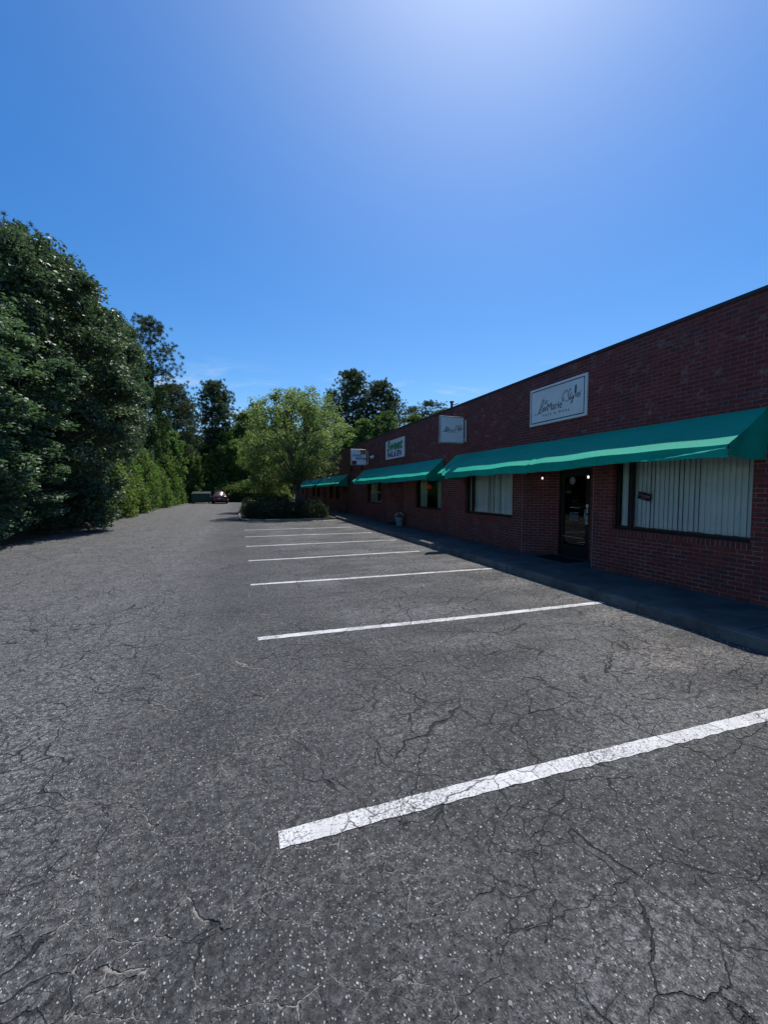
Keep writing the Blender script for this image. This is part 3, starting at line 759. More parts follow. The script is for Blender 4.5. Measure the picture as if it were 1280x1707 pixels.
# red lit sign in the nail shop window
ns = empty('neon_sign', (XF + .16, 14.70, 1.80), 'small red lit sign hanging between the pale curtains', 'sign')
b = MB(); b.box(XF + .16, XF + .19, 14.47, 14.93, 1.72, 1.92, .006); b.build('backing', simple('dark_red_panel', (.10, .008, .012), .5, .3), ns)
b = MB(); put_text(b, lambda u, v: (XF + .156, 14.70 - u, 1.82 + v), 'OPEN', .17, 0, 0, bold=.004); b.build('lettering', M['neon'], ns)

# ------------------------------------------------------------------ SIGNS
def script_name(mb, mf, k=1.0, thin=.010, thick=.026):
    # pen strokes for the flowing capitals, drawn in sign metres about the centre
    put_stroke(mb, mf, [(-.66,-.145),(-.60,-.165),(-.53,-.15),(-.47,-.06),(-.42,.05),(-.375,.105),(-.35,.10),(-.365,.05),(-.42,-.04),(-.48,-.13),(-.53,-.155),(-.50,-.145),(-.44,-.155),(-.40,-.13)], thin, thick, sc_=k)
    put_stroke(mb, mf, [(-.40,-.13),(-.36,-.085),(-.335,-.06),(-.36,-.05),(-.385,-.09),(-.375,-.13),(-.34,-.125),(-.295,-.09),(-.27,-.055),(-.29,-.05),(-.315,-.085),(-.305,-.125),(-.27,-.12),(-.235,-.09)], thin, thick, sc_=k)
    put_stroke(mb, mf, [(-.325,-.0),(-.30,.055),(-.265,.075),(-.255,.045),(-.285,.01),(-.29,.03),(-.25,.055),(-.215,.07)], thin, thin*1.3, sc_=k)
    put_text(mb, mf, 'Marie', .215*k, -.02*k, -.075*k, sx=.92)
    put_stroke(mb, mf, [(.30,.125),(.345,.135),(.33,.165),(.27,.145),(.215,.075),(.205,.01),(.235,-.03),(.255,.0),(.235,.03)], thin, thick*.8, sc_=k)
    put_stroke(mb, mf, [(.455,.150),(.43,.165),(.385,.115),(.37,.065),(.395,.015),(.385,-.03),(.335,-.045),(.295,-.03)], thin, thick, sc_=k)
    put_stroke(mb, mf, [(.45,.10),(.43,.03),(.415,-.02),(.44,-.03),(.47,.02)], thin, thick*.8, sc_=k)
    put_stroke(mb, mf, [(.425,.06),(.475,.07)], thin, thin, sc_=k)
    put_stroke(mb, mf, [(.475,.035),(.465,-.01),(.485,-.02),(.515,.035),(.505,-.02),(.475,-.10),(.455,-.095),(.49,-.04),(.545,.0)], thin, thick*.8, sc_=k)
    put_stroke(mb, mf, [(.555,.0),(.56,.1)], thin*1.4, thick*.8, sc_=k)
    for du in (0, 1):                                          # the comb standing for the tall letter
        pass
    mb.poly([mf(u*k, v*k) for u, v in ((.548,.06),(.588,.06),(.592,.215),(.552,.205))])
    put_stroke(mb, mf, [(.585,.01),(.615,.045),(.635,.055),(.63,.035),(.60,.02),(.605,-.015),(.64,-.005),(.67,.04),(.665,.06),(.685,.02),(.68,-.02),(.65,-.022)], thin, thick*.8, sc_=k)
    put_stroke(mb, mf, [(.71,.085),(.705,.06)], thin, thick*.7, sc_=k)
def slab_sign(mb, x0, x1, y0, y1, z0, z1): mb.box(x0, x1, y0, y1, z0, z1, .006)

# wall sign of the salon
y0, y1, z0, z1 = 6.77, 8.53, 3.26, 4.13; xs = XF - .045
rt = empty('shop_sign', (xs, (y0+y1)/2, z0), 'large white sign with black script and border, on the brick above the near awning', 'sign', 'white shop signs')
b = MB(); slab_sign(b, xs, XF - .001, y0, y1, z0, z1); b.build('panel', M['signwhite'], rt)
cy, cz = (y0+y1)/2, (z0+z1)/2
def mA(u, v): return (xs - .003, cy - u, cz + v)
b = MB(); e, t = .052, .020; U, V = (y1-y0)/2 - e, (z1-z0)/2 - e
for u0, u1, v0, v1 in ((-U, U, V-t, V), (-U, U, -V, -V+t), (-U, -U+t, -V+t, V-t), (U-t, U, -V+t, V-t)):
    b.poly([mA(u0, v0), mA(u1, v0), mA(u1, v1), mA(u0, v1)])
b.build('border_line', M['signink'], rt)
b = MB(); script_name(b, lambda u, v: mA(u*1.05 - .015, v*1.15 + .01), 1.0, .008, .017); put_text(b, mA, 'HAIR & MORE', .085, 0, -.235, spacing=1.75)
b.build('lettering', M['signink'], rt)
# wall sign of the nail shop
y0, y1, z0, z1 = 16.80, 19.20, 3.16, 4.03
rt = empty('shop_sign', (xs, (y0+y1)/2, z0), 'white sign with green and navy words on the parapet above the middle awning', 'sign', 'white shop signs')
b = MB(); slab_sign(b, xs, XF - .001, y0, y1, z0, z1); b.build('panel', M['signwhite'], rt)
cy2, cz2 = (y0+y1)/2, (z0+z1)/2
def mB(u, v): return (xs - .003, cy2 - u, cz2 + v)
b = MB(); put_text(b, mB, 'Sweet', .62, -.02, .15, shear=.22, bold=.022, sx=1.28); b.build('green_word', M['signgreen'], rt)
b = MB(); put_text(b, mB, 'NAIL & SPA', .36, 0, -.24, bold=.014, sx=1.02); b.build('navy_words', M['signnavy'], rt)

def blade(label, Y, x0, x1, z0, z1):
    rt = empty('blade_sign', ((x0+x1)/2, Y, z0), label, 'sign', 'white blade signs hung out over the awnings')
    b = MB(); b.box(x0, x1, Y, Y + .09, z0, z1, .008); b.build('panel', M['signwhite'], rt)
    b = MB(); t = .03
    for q in ((x0-.004, x1+.004, z1-t, z1+.004), (x0-.004, x1+.004, z0-.004, z0+t)): b.box(q[0], q[1], Y-.006, Y+.096, q[2], q[3], .004)
    for q in ((x0-.004, x0+t), (x1-t, x1+.004)): b.box(q[0], q[1], Y-.0055, Y+.0955, z0+t+.002, z1-t-.002, .004)
    b.build('edge_frame', M['metal'], rt)
    b = MB(); zz = (z0+z1)/2
    for q in (z0+.13, z1-.13): b.tube([(x1, Y+.045, q), (XF, Y+.045, q)], .016, 8)
    b.box(XF-.012, XF-.001, Y+.0, Y+.09, z0+.06, z1-.06, .004)
    b.build('bracket', M['whitemetal'], rt)
    def mf(u, v): return ((x0+x1)/2 + u, Y - .009, zz + v)
    return rt, mf
def X_at(px, Y): return float(spot(px, Y))
Yb = 11.62; x0, x1 = X_at(732.5, Yb), X_at(772, Yb)
rt, mf = blade('plain white blade sign with faint script, hung between the two nearest awnings', Yb, x0, x1, height(732, 738, Yb), height(732, 693, Yb))
b = MB(); script_name(b, lambda u, v: mf(u*.52, v*.62 + .03), 1.0, .016, .034); put_text(b, mf, 'HAIR & MORE', .04, 0.02, -.085, spacing=1.5); b.build('lettering', simple('faded_ink', (.20, .21, .23), .6, .3), rt)
Yb = 22.25; x0, x1 = X_at(585, Yb), X_at(611, Yb)
rt, mf = blade('white blade sign with blue word, orange print and maroon corner, beyond the middle awning', Yb, x0, x1, height(585, 775, Yb), height(585, 748.5, Yb))
b = MB(); put_text(b, mf, 'Sweet', .24, -.13, .10, shear=.35, bold=.004, sx=.95); b.build('blue_word', M['signblue'], rt)
b = MB(); put_text(b, mf, 'Nail & Spa', .15, .12, -.075, bold=.006, sx=.95); b.build('dark_words', M['signnavy'], rt)
b = MB(); b.poly([mf(.10, .15), mf(.40, .15), mf(.40, .41), mf(.10, .41)]); b.build('orange_print', M['signorange'], rt)
b = MB(); b.poly([mf(-.40, -.41), mf(-.13, -.41), mf(-.13, -.20), mf(-.40, -.20)]); b.build('maroon_print', M['signred'], rt)

# ------------------------------------------------------------------ SMALL THINGS ON AND BY THE BUILDING
def wall_lamp(x, y, z, dx, dy, label):
    rt = empty('wall_lamp', (x, y, z), label, 'lamp', 'small lit lamps beside the glass door')
    b = MB(); b.lathe((x - dx*.03, y - dy*.03, z + .03), [(.0, .05), (.045, .045), (.05, .0), (.03, -.005)], 14); b.tube([(x + dx*.05, y + dy*.05, z+.06), (x - dx*.03, y - dy*.03, z+.07)], .012, 6); b.build('lamp_holder', M['bronze'], rt)
    b = MB(); b.lathe((x - dx*.03, y - dy*.03, z - .02), [(.0, -.026), (.013, -.02), (.019, -.008), (.019, .008), (.012, .03), (.0, .035)], 14); b.build('bulb', M['bulb'], rt)
s2 = math.sqrt(.5)
wall_lamp(7.06, 8.43, 2.03, s2, s2, 'small lit lamp on the slanting brick wall left of the glass door')
wall_lamp(6.80, 6.70, 2.01, s2, -s2, 'small lit lamp at the brick corner right of the glass door')
# flood light on the parapet
rt = empty('flood_light', (XF - .05, 21.0, 3.40), 'small white twin flood light on the brick between the two nail signs', 'lamp')
b = MB(); b.box(XF-.05, XF-.002, 20.9, 21.1, 3.40, 3.56, .01); b.build('mount', M['bronze'], rt)
for q in (-.13, .13):
    b = MB(); b.tube([(XF-.05, 21+q*.5, 3.48), (XF-.12, 21+q, 3.46), (XF-.22, 21+q*1.3, 3.42)], [.03, .05, .075], 12); b.build('lamp_head', M['whitemetal'], rt)
for (yy, z, lab) in ((23.45, 2.90, 'dark square vent box on the brick under the far blade sign, nearer one'), (26.0, 2.86, 'dark square vent box on the brick above the gap between far awnings, farther one')):
    rt = empty('wall_vent', (XF - .06, yy, z), lab, 'vent', 'dark vent boxes on the brick')
    b = MB(); b.box(XF-.07, XF-.002, yy-.17, yy+.17, z, z+.32, .01); b.build('box', M['bronze'], rt)
    b = MB()
    for q in range(5): b.box(XF-.085, XF-.071, yy-.14, yy+.14, z+.04+q*.052, z+.06+q*.052)
    b.build('louvre', M['coping'], rt)
# flower pot
px_, py_ = 6.50, 16.75
rt = empty('flower_pot', (px_, py_, .138), 'glazed pot of pale pink flowers on the sidewalk by the dark entrance', 'flower pot')
b = MB(); b.lathe((px_, py_, .138), [(0, 0), (.13, 0), (.14, .03), (.17, .26), (.20, .32), (.21, .38), (.185, .385), (.17, .33), (0, .33)], 24); b.build('pot', M['pot'], rt)

# rooftop pipe
Yp = 17.0; xp = X_at(751.5, Yp); zt = height(752, 671, Yp)
rt = empty('vent_pipe', (xp, Yp, 3.72), 'dark vent pipe with a short side arm sticking up behind the parapet', 'pipe')
b = MB(); b.tube([(xp, Yp, 3.72), (xp, Yp, zt)], .055, 12); b.lathe((xp, Yp, zt-.02), [(.06, 0), (.10, .02), (.10, .07), (0, .11)], 14); b.build('riser', M['coping'], rt)
b = MB(); b.tube([(xp, Yp, zt-.12), (xp+.30, Yp-.05, zt-.03)], .02, 8); b.build('arm', M['coping'], rt)
# door mats
b = MB(); b.box(6.62, 7.18, 7.15, 8.12, .139, .155, .006); tag(b.build('door_mat', M['mat']), 'black mat on the sidewalk in front of the glass door', 'door mat')
b = MB(); b.box(6.50, 7.20, 17.25, 18.5, .139, .152, .006); tag(b.build('door_mat', M['mat']), 'dark mat on the sidewalk beside the flower pot', 'door mat')

# ------------------------------------------------------------------ VEGETATION
def unit(a): return a / np.maximum(np.linalg.norm(a, axis=-1, keepdims=True), 1e-9)
def leaf_mesh(name, C, D, Nn, L, W, tint, mat):
    """many small folded leaves as one mesh; tint varies from leaf to leaf"""
    n = len(C); D = unit(D); T = unit(np.cross(D, Nn)); Nn = np.cross(T, D)
    L = L[:, None]; W = W[:, None]
    V = np.empty((n, 4, 3), np.float32)
    V[:, 0] = C - D * L * .5; V[:, 2] = C + D * L * .5 - Nn * L * .10
    V[:, 1] = C + T * W * .5 + Nn * W * .22 - D * L * .06; V[:, 3] = C - T * W * .5 + Nn * W * .22 - D * L * .06
    me = bpy.data.meshes.new(name)
    me.vertices.add(n * 4); me.vertices.foreach_set('co', V.ravel())
    me.loops.add(n * 4); me.loops.foreach_set('vertex_index', np.arange(n * 4, dtype=np.int32))
    me.polygons.add(n); me.polygons.foreach_set('loop_start', np.arange(0, n * 4, 4, dtype=np.int32))
    me.update(calc_edges=True)
    at = me.attributes.new('tint', 'FLOAT', 'POINT'); at.data.foreach_set('value', np.repeat(tint.astype(np.float32), 4))
    me.materials.append(mat); return me
def rdir(r, n):
    return unit(r.normal(size=(n, 3)))
def clumped(r, centers, rad, per, L, W, up=.45, out=.6, jit=.35, flat=.75, ctint=None):
    """leaves around clump centres; returns arrays for leaf_mesh"""
    m = len(centers); n = m * per
    c = np.repeat(centers, per, 0); rr = np.repeat(rad, per)[:, None]
    d = rdir(r, n) * (r.random((n, 1)) ** .45)
    P = c + d * rr * np.array([1, 1, flat])
    Nn = unit(out * unit(d) + np.array([0, 0, up]) + .7 * r.normal(size=(n, 3)))
    D = unit(np.cross(Nn, r.normal(size=(n, 3)))) + np.array([0, 0, -.25])
    s = r.uniform(.65, 1.25, n)
    ct = r.random(m) if ctint is None else ctint
    t = np.clip(np.repeat(ct, per) * .6 + r.random(n) * .4 + r.normal(size=n) * .05, 0, 1)
    return P, D, Nn, L * s, W * s, t
def cat(*sets): return [np.concatenate(x) for x in zip(*sets)]

def broad(seed, r0, z0, z1, nb, cl, per, L, W, mats, low=.8, peak=.4, rb=(.26, .42), airy=0.0, trunk_r=.2, forks=1, clr=(.30, .52), core=.30):
    r = np.random.default_rng(seed); H = z1 - z0; B = []; tb = MB()
    for i in range(nb):
        t = ((i + .5) / nb) ** .85; a = i * 2.39996 + r.uniform(-.35, .35)
        pr = (low + (1 - low) * t / peak) if t < peak else math.sqrt(max(0.02, 1 - ((t - peak) / (1 - peak)) ** 2))
        R_ = r0 * pr; b_ = r0 * r.uniform(*rb) * (.62 + .38 * pr); d = max(0, R_ - b_) * r.uniform(.72, 1.05)
        B.append((d * math.cos(a), d * math.sin(a), min(z1 - b_ * .7, z0 + t * H + r.uniform(-.25, .25)), b_))
    B = np.array(B)
    # clump centres on the bough surfaces
    idx = np.repeat(np.arange(nb), cl); n = len(idx)
    outw = unit(B[idx, :3] * np.array([1, 1, 0]) + np.array([0, 0, .35]) * r0 + 1e-6)
    d = unit(r.normal(size=(n, 3)) + .55 * outw)
    P = B[idx, :3] + d * B[idx, 3:4] * r.uniform(.5, 1.08, (n, 1)) * np.array([1, 1, .85])
    keep = P[:, 2] > z0 - .35; P = P[keep]
    if airy: P = P[r.random(len(P)) > airy]
    rad = r.uniform(clr[0], clr[1], len(P))
    s1 = clumped(r, P, rad, per, L, W)
    sets = [s1]
    if core:                                                   # inner leaves that close the crown
        m = int(len(P) * core); q = B[r.integers(0, nb, m), :3] * r.uniform(.15, .8, (m, 1)) * np.array([1, 1, 0]) + np.stack([np.zeros(m), np.zeros(m), r.uniform(z0, z1 - .15 * H, m)], 1)
        sets.append(clumped(r, q, np.full(m, clr[1] * 1.25), per, L * 1.15, W * 1.15))
    crown = leaf_mesh('crown', *cat(*sets), mats[0])
    # trunk and limbs
    rr = random.Random(seed); stems = []
    for k in range(forks):
        a = 2 * math.pi * k / max(forks, 1) + .5; sp = 0 if forks == 1 else r0 * .30
        path = [(0.10*math.cos(a)*(forks > 1), 0.10*math.sin(a)*(forks > 1), -.25)]
        for j in range(1, 7):
            t = j / 6; path.append((sp*math.cos(a)*t**1.2 + rr.uniform(-.05, .05)*r0*.4, sp*math.sin(a)*t**1.2 + rr.uniform(-.05, .05)*r0*.4, (z1 - .12*H) * t))
        tr = trunk_r if forks == 1 else trunk_r * rr.uniform(.6, .8)
        tb.tube(path, [tr*1.25] + [tr * (1 - .13*j) for j in range(1, 7)], 8); stems.append(path)
    for b_ in B:
        p = min(stems, key=lambda s: (s[3][0]-b_[0])**2 + (s[3][1]-b_[1])**2)
        hb = max(.25 * z1 if z0 > 1 else .12 * z1, b_[2] - .9 * math.hypot(b_[0], b_[1]) - .4); hb = min(hb, z1 * .8)
        t = hb / (z1 - .12*H) * 6; j = min(5, int(t)); f = t - j
        s = Vector(p[j]).lerp(Vector(p[j+1]), f) if j < 6 else Vector(p[-1])
        e = Vector(b_[:3]); mid = s.lerp(e, .5) + Vector((0, 0, .12 * (e - s).length))
        tb.tube([s, mid, e], [trunk_r*.36, trunk_r*.22, trunk_r*.08], 5, False)
        for q in range(3):
            dd = Vector((rr.uniform(-1, 1), rr.uniform(-1, 1), rr.uniform(-.3, 1))).normalized() * float(b_[3]) * .85
            tb.tube([mid.lerp(e, .6), e + dd], [trunk_r*.1, trunk_r*.03], 4, False)
    return tb.mesh('trunk'), crown, mats[1], r0, z1

def pine(seed, r0, H, base, nw, per_w, tufts, per, L, W, lump=1.0, trunk_r=.2):
    r = np.random.default_rng(seed); rr = random.Random(seed); tb = MB(); T = []; TD = []
    lean = [rr.uniform(-.25, .25), rr.uniform(-.25, .25)]
    path = [(lean[0]*(k/8)**2 + rr.uniform(-.05, .05), lean[1]*(k/8)**2 + rr.uniform(-.05, .05), H*.985*k/8 - (.3 if k == 0 else 0)) for k in range(9)]
    tb.tube(path, [trunk_r*(1.15 if k == 0 else 1 - .105*k) for k in range(9)], 8)
    for i in range(nw):
        t = (i + rr.uniform(.1, .9)) / nw; h = H * (base + (1 - base) * t)
        pr = (.55 + .45*t/.3) if t < .3 else math.sqrt(max(.01, 1 - ((t-.3)/.72)**2))
        for k in range(per_w):
            if rr.random() < .22: continue
            a = rr.uniform(0, 6.283); ln = r0 * pr * rr.uniform(.5, 1.05) * lump
            j = min(7, int(h / (H*.985) * 8)); f = h / (H*.985) * 8 - j
            s = Vector(path[j]).lerp(Vector(path[j+1]), f); rise = rr.uniform(-.05, .35) + .25 * t
            m1 = s + Vector((math.cos(a)*ln*.5, math.sin(a)*ln*.5, rise*ln*.35 - .06*ln)); e = s + Vector((math.cos(a)*ln, math.sin(a)*ln, rise*ln))
            br = trunk_r * .26 * (1 - .6*t); tb.tube([s, m1, e], [br, br*.6, br*.2], 5, False)
            for q in range(tufts):
                u = .38 + .62 * (q + rr.random()) / tufts
                p = (s.lerp(m1, u*2) if u < .5 else m1.lerp(e, u*2-1))
                off = Vector((rr.gauss(0, 1), rr.gauss(0, 1), rr.gauss(.35, .6))) * .30 * r0 * .42
                T.append(tuple(p + off)); TD.append((math.cos(a), math.sin(a), .55))
    T.append((path[-1][0], path[-1][1], H)); TD.append((0, 0, 1))
    T = np.array(T); TD = unit(np.array(TD)); m = len(T); n = m * per
    d = unit(np.repeat(TD, per, 0) * .5 + r.normal(size=(n, 3)) * .75)
    ls = L * r.uniform(.75, 1.3, n)
    C = np.repeat(T, per, 0) + d * ls[:, None] * .55
    Nn = r.normal(size=(n, 3)); ct = np.clip(np.repeat(r.random(m), per) * .7 + r.random(n) * .3, 0, 1)
    crown = leaf_mesh('crown', C, d, Nn, ls, np.full(n, W), ct, M['needle'])
    return tb.mesh('trunk'), crown, M['pinebark'], r0, H

def shrub(seed, r0, H, n_cl, per, L, W, mat):
    r = np.random.default_rng(seed); tb = MB(); rr = random.Random(seed)
    d = rdir(r, n_cl); d[:, 2] = np.abs(d[:, 2]); u = r.uniform(.35, 1.0, (n_cl, 1)) ** .6
    lump = 1 + .22 * np.sin(3 * np.arctan2(d[:, 1], d[:, 0]) + seed)[:, None] * (1 - d[:, 2:3])
    P = d * u * lump * np.array([r0, r0, H]) * .9 + np.array([0, 0, .06 * H])
    s = clumped(r, P, r.uniform(.16, .30, n_cl) * (r0 + H) * .45, per, L, W, up=.6, out=.7)
    cr = leaf_mesh('foliage', *s, mat)
    for k in range(12):
        q = P[rr.randrange(n_cl)]; tb.tube([(rr.uniform(-.1, .1)*r0, rr.uniform(-.1, .1)*r0, -.15), (q[0]*.4, q[1]*.4, q[2]*.6), tuple(q)], [.02*r0+.008, .012*r0+.005, .004], 5, False)
    return tb.mesh('stem'), cr, M['bark'], r0, H

PROTO = dict(
    broadA=broad(11, 4.2, .5, 13.0, 84, 17, 84, .15, .09, (M['leafA'], M['bark']), low=.85, peak=.42, rb=(.13, .36), trunk_r=.22, clr=(.30, .62), core=.16),
    broadB=broad(12, 4.2, .7, 13.0, 78, 17, 84, .15, .088, (M['leafA'], M['bark']), low=.8, peak=.5, rb=(.13, .34), trunk_r=.2, clr=(.30, .6), core=.16),
    medA=broad(21, 3.2, .6, 9.0, 34, 16, 34, .24, .15, (M['leafE'], M['bark']), low=.8, peak=.45, trunk_r=.15, clr=(.28, .55), core=.12),
    medB=broad(22, 3.2, 1.0, 9.0, 30, 16, 34, .24, .15, (M['leafM'], M['bark']), low=.75, peak=.5, rb=(.26, .46), trunk_r=.15, clr=(.28, .55), core=.12),
    crape=broad(31, 3.5, 2.1, 8.0, 44, 24, 36, .135, .066, (M['leafC'], M['palebark']), low=.62, peak=.55, rb=(.18, .36), airy=.30, trunk_r=.17, forks=4, clr=(.24, .44), core=.12),
    crapeB=broad(32, 3.5, 2.0, 8.0, 32, 22, 44, .14, .068, (M['leafC'], M['palebark']), low=.6, peak=.6, rb=(.2, .36), airy=.1, trunk_r=.15, forks=3, clr=(.24, .44), core=.25),
    pineA=pine(41, 3.3, 18.0, .46, 30, 6, 13, 50, .25, .034),
    pineB=pine(42, 3.3, 18.0, .32, 34, 6, 11, 40, .25, .032),
    pineC=pine(43, 3.3, 18.0, .52, 20, 5, 10, 42, .25, .032, 1.1, .17),
    edgeA=shrub(51, 1.7, 3.6, 300, 46, .17, .095, M['leafE']),
    edgeB=shrub(52, 1.7, 3.6, 280, 46, .18, .10, M['leafE']),
    lowA=shrub(61, .85, 1.1, 170, 40, .075, .042, M['leafS']),
    lowB=shrub(62, .85, 1.1, 170, 42, .08, .036, M['leafB']),
)
FIRST = set()
def plant(proto, name, x, y, h, r0, label, catg, group, rz=0.0, z=0.0):
    tr, cr, bm, pr, pH = PROTO[proto]
    rt = empty(name, (x, y, z), label, catg, group, rz)
    rt.scale = (r0/pr, r0/pr, h/pH)
    for me, mt in ((tr, bm), (cr, None)):
        link(me.name.split('.')[0], me, mt, rt)
    return rt
def tree(proto, px, Y, top, r0, label, name='leafy_tree', group='trees of the wood', rz=None):
    x = X_at(px, Y); return plant(proto, name, x, Y, height(px, top, Y), r0, label, 'tree' , group, rz if rz is not None else (px * .37) % 6.28)
W_ = 'trees of the wood along the lot'
tree('broadB', -150, 16.0, 455, 4.4, 'dense dark leafy tree cut by the left picture edge, nearest the camera', group=W_)
tree('broadA', 50, 21.5, 408, 4.7, 'tall dense dark leafy tree filling the left edge of the wood', group=W_)
tree('broadB', 80, 27.0, 440, 3.7, 'dense dark leafy tree with a rounded top, second from the left edge', group=W_)
tree('broadA', 140, 33.0, 476, 3.4, 'dark leafy tree whose shoulder slopes down towards the tall open pine', group=W_, rz=2.2)
tree('broadB', 198, 40.0, 528, 2.8, 'dark leafy tree standing just left of the tall open pine', group=W_, rz=4.0)
tree('medB', 238, 45.0, 606, 2.5, 'mid-green leafy tree below the tall open pine', group=W_)
tree('medA', 276, 51.0, 705, 2.3, 'yellow-green leafy tree at the wood edge right of the open pine', group=W_)
tree('medA', 312, 58.0, 742, 2.2, 'yellow-green leafy tree beside the green dumpster', group=W_)
P_ = 'pines above the wood'
tree('pineB', 20, 34.0, 384, 3.2, 'dark pine top rising over the leafy trees at the left edge', 'pine_tree', P_)
tree('pineC', 262, 46.5, 545, 3.0, 'tall open pine with sparse tufted top on the left', 'pine_tree', P_, 1.0)
tree('pineB', 292, 54.0, 645, 2.8, 'dark layered pine right of the tall open pine', 'pine_tree', P_)
tree('pineB', 316, 60.0, 668, 2.0, 'small dark pine filling the gap before the round-topped pine', 'pine_tree', P_)
tree('pineA', 360, 64.0, 642, 3.2, 'round-topped dark pine standing alone over the end of the lot', 'pine_tree', P_)
tree('pineB', 428, 74.0, 675, 2.8, 'small pine top peeping out left of the pale island tree', 'pine_tree', P_)
tree('pineB', 556, 72.0, 655, 2.6, 'left shoulder pine of the tall pair behind the island tree', 'pine_tree', P_)
tree('pineA', 588, 69.0, 624, 3.9, 'tallest pine rising behind the island tree and the parapet', 'pine_tree', P_, 2.4)
tree('pineA', 634, 67.0, 642, 3.7, 'broad pine right of the tallest pine, behind the parapet', 'pine_tree', P_, .6)
tree('pineC', 682, 66.0, 682, 3.0, 'lower thin pine between the broad pine and the rooftop pipe', 'pine_tree', P_, 3.0)
tree('pineC', 722, 62.0, 672, 3.6, 'thin open-crowned pine just left of the rooftop pipe', 'pine_tree', P_, 5.1)
tree('pineC', 657, 80.0, 668, 3.0, 'faint thin pine far behind, between the broad pine and the low one', 'pine_tree', P_, 4.1)
D_ = 'leafy trees closing the far end'
for k, (pt, px, Y, top, r0, lab) in enumerate([
    ('medB', 338, 66.0, 742, 3.0, 'leafy tree in front of the round-topped pine, above the dumpster'),
    ('medA', 378, 63.0, 722, 2.8, 'bright leafy tree right behind the dark parked car'),
    ('medA', 408, 68.0, 690, 3.2, 'bright leafy tree with a pointed top between round pine and island tree'),
    ('medB', 440, 64.0, 712, 2.8, 'dull green leafy tree directly left of the island tree crown'),
    ('medA', 472, 72.0, 690, 3.4, 'leafy tree showing through the left half of the island tree'),
    ('medB', 520, 70.0, 700, 3.4, 'leafy tree behind the trunk of the island tree'),
    ('medB', 568, 64.0, 722, 3.2, 'dark leafy tree under the tallest pine, beside the parapet end'),
    ('medA', 606, 62.0, 702, 3.2, 'leafy tree between the two tall pines, just over the parapet'),
    ('medB', 645, 61.0, 690, 3.4, 'leafy tree over the parapet above the green and navy sign'),
    ('medA', 690, 60.0, 695, 3.0, 'low leafy tree over the parapet left of the plain blade sign'),
    ('medB', 728, 58.0, 690, 3.0, 'low leafy tree over the parapet under the thin open-crowned pine')]):
    tree(pt, px, Y, top, r0, lab, group=D_)
for k, (px, Y, top, r0, lab) in enumerate([(318, 82, 728, 4.4, 'leafy tree deeper in the wood, above the dumpster and behind the nearer trees'), (352, 84, 735, 4.4, 'leafy tree deeper in the wood, right under the round-topped pine'),
        (388, 83, 728, 4.4, 'leafy tree deeper in the wood, above the dark parked car'), (424, 85, 725, 4.6, 'leafy tree deeper in the wood, left of the island tree'), (462, 84, 725, 4.6, 'leafy tree deeper in the wood, glimpsed through the island tree')]):
    tree('medB', px, Y, top, r0, lab, group='trees deeper in the wood')
ORD = ['first', 'second', 'third', 'fourth', 'fifth', 'sixth', 'seventh', 'eighth', 'ninth', 'tenth', 'eleventh', 'twelfth', 'thirteenth', 'fourteenth', 'fifteenth', 'sixteenth', 'seventeenth', 'eighteenth']
rs = random.Random(3); y = 24.5; k = 0
while y < 57 and k < 16:
    far = (y - 17) / 40
    plant('edgeA' if k % 2 else 'edgeB', 'shrub', -8.05 + rs.uniform(-.25, .25) + .9 * far * (k % 2 == 0) * .4, y, 2.3 + 2.3 * rs.random() + 1.2 * far, 1.25 + .45 * rs.random(),
          'leafy shrub at the edge of the wood, %s along the old kerb from the camera' % ORD[k], 'shrub', 'shrubs along the wood edge', rs.uniform(0, 6.28))
    y += 2.2 + rs.uniform(-.2, .5); k += 1
for k, (px, Y, h, lab) in enumerate([(322, 61, 2.6, 'shrub hugging the left end of the green dumpster'), (348, 60.5, 2.4, 'shrub right behind the green dumpster'), (372, 60, 2.6, 'shrub right behind the dark parked car'),
        (392, 59.5, 2.6, 'shrub just right of the dark parked car'), (412, 59, 3.0, 'shrub at the far end, between car and planting island'), (436, 59, 3.0, 'shrub at the far end, behind the left end of the island'), (462, 58.5, 3.0, 'shrub at the far end, behind the middle of the island')]):
    plant('edgeA' if k % 2 else 'edgeB', 'shrub', X_at(px, Y), Y, h, 1.9, lab, 'shrub', 'shrubs closing the far end of the lot', k * 1.3)
# the island
plant('crape', 'ornamental_tree', X_at(496, 27.6), 27.6, height(490, 658, 27.6), 3.75, 'pale green multi-stemmed tree with a wide airy crown on the planting island', 'tree', None, 1.9, .09)
plant('crapeB', 'ornamental_tree', X_at(446, 33.5), 33.5, height(446, 722, 33.5), 2.3, 'smaller darker tree at the back left of the planting island', 'tree', None, .4, .09)
I_ = 'low shrubs of the planting island'
for k, (x, yy, h, r0, lab) in enumerate([
    (.75, 25.2, .95, .62, 'low dark shrub at the left front corner of the island'),
    (1.55, 24.5, 1.05, .78, 'low dark shrub, second from the left along the island front'),
    (2.45, 24.4, 1.1, .80, 'low dark shrub in the middle of the island front'),
    (3.35, 24.7, 1.15, .82, 'low dark shrub in front of the ornamental tree trunk'),
    (.65, 28.5, 1.0, .7, 'low dark shrub on the left side of the island, behind the corner one'),
    (1.5, 26.6, 1.3, .9, 'taller dark shrub in the second row of the island, left'),
    (2.6, 27.0, 1.35, .9, 'taller dark shrub in the second row of the island, by the trunk'),
    (.55, 34.6, 1.05, .6, 'small rounded shrub at the far left end of the island'),
    (4.1, 26.2, 1.1, .8, 'low dark shrub between the trunk and the golden shrub')]):
    plant('lowA', 'low_shrub', x, yy, h, r0, lab, 'shrub', I_, k * 1.1, .09)
plant('lowB', 'low_shrub', 4.22, 24.45, 1.02, .86, 'sunlit golden-green shrub at the right front corner of the island', 'shrub', I_, .3, .09)
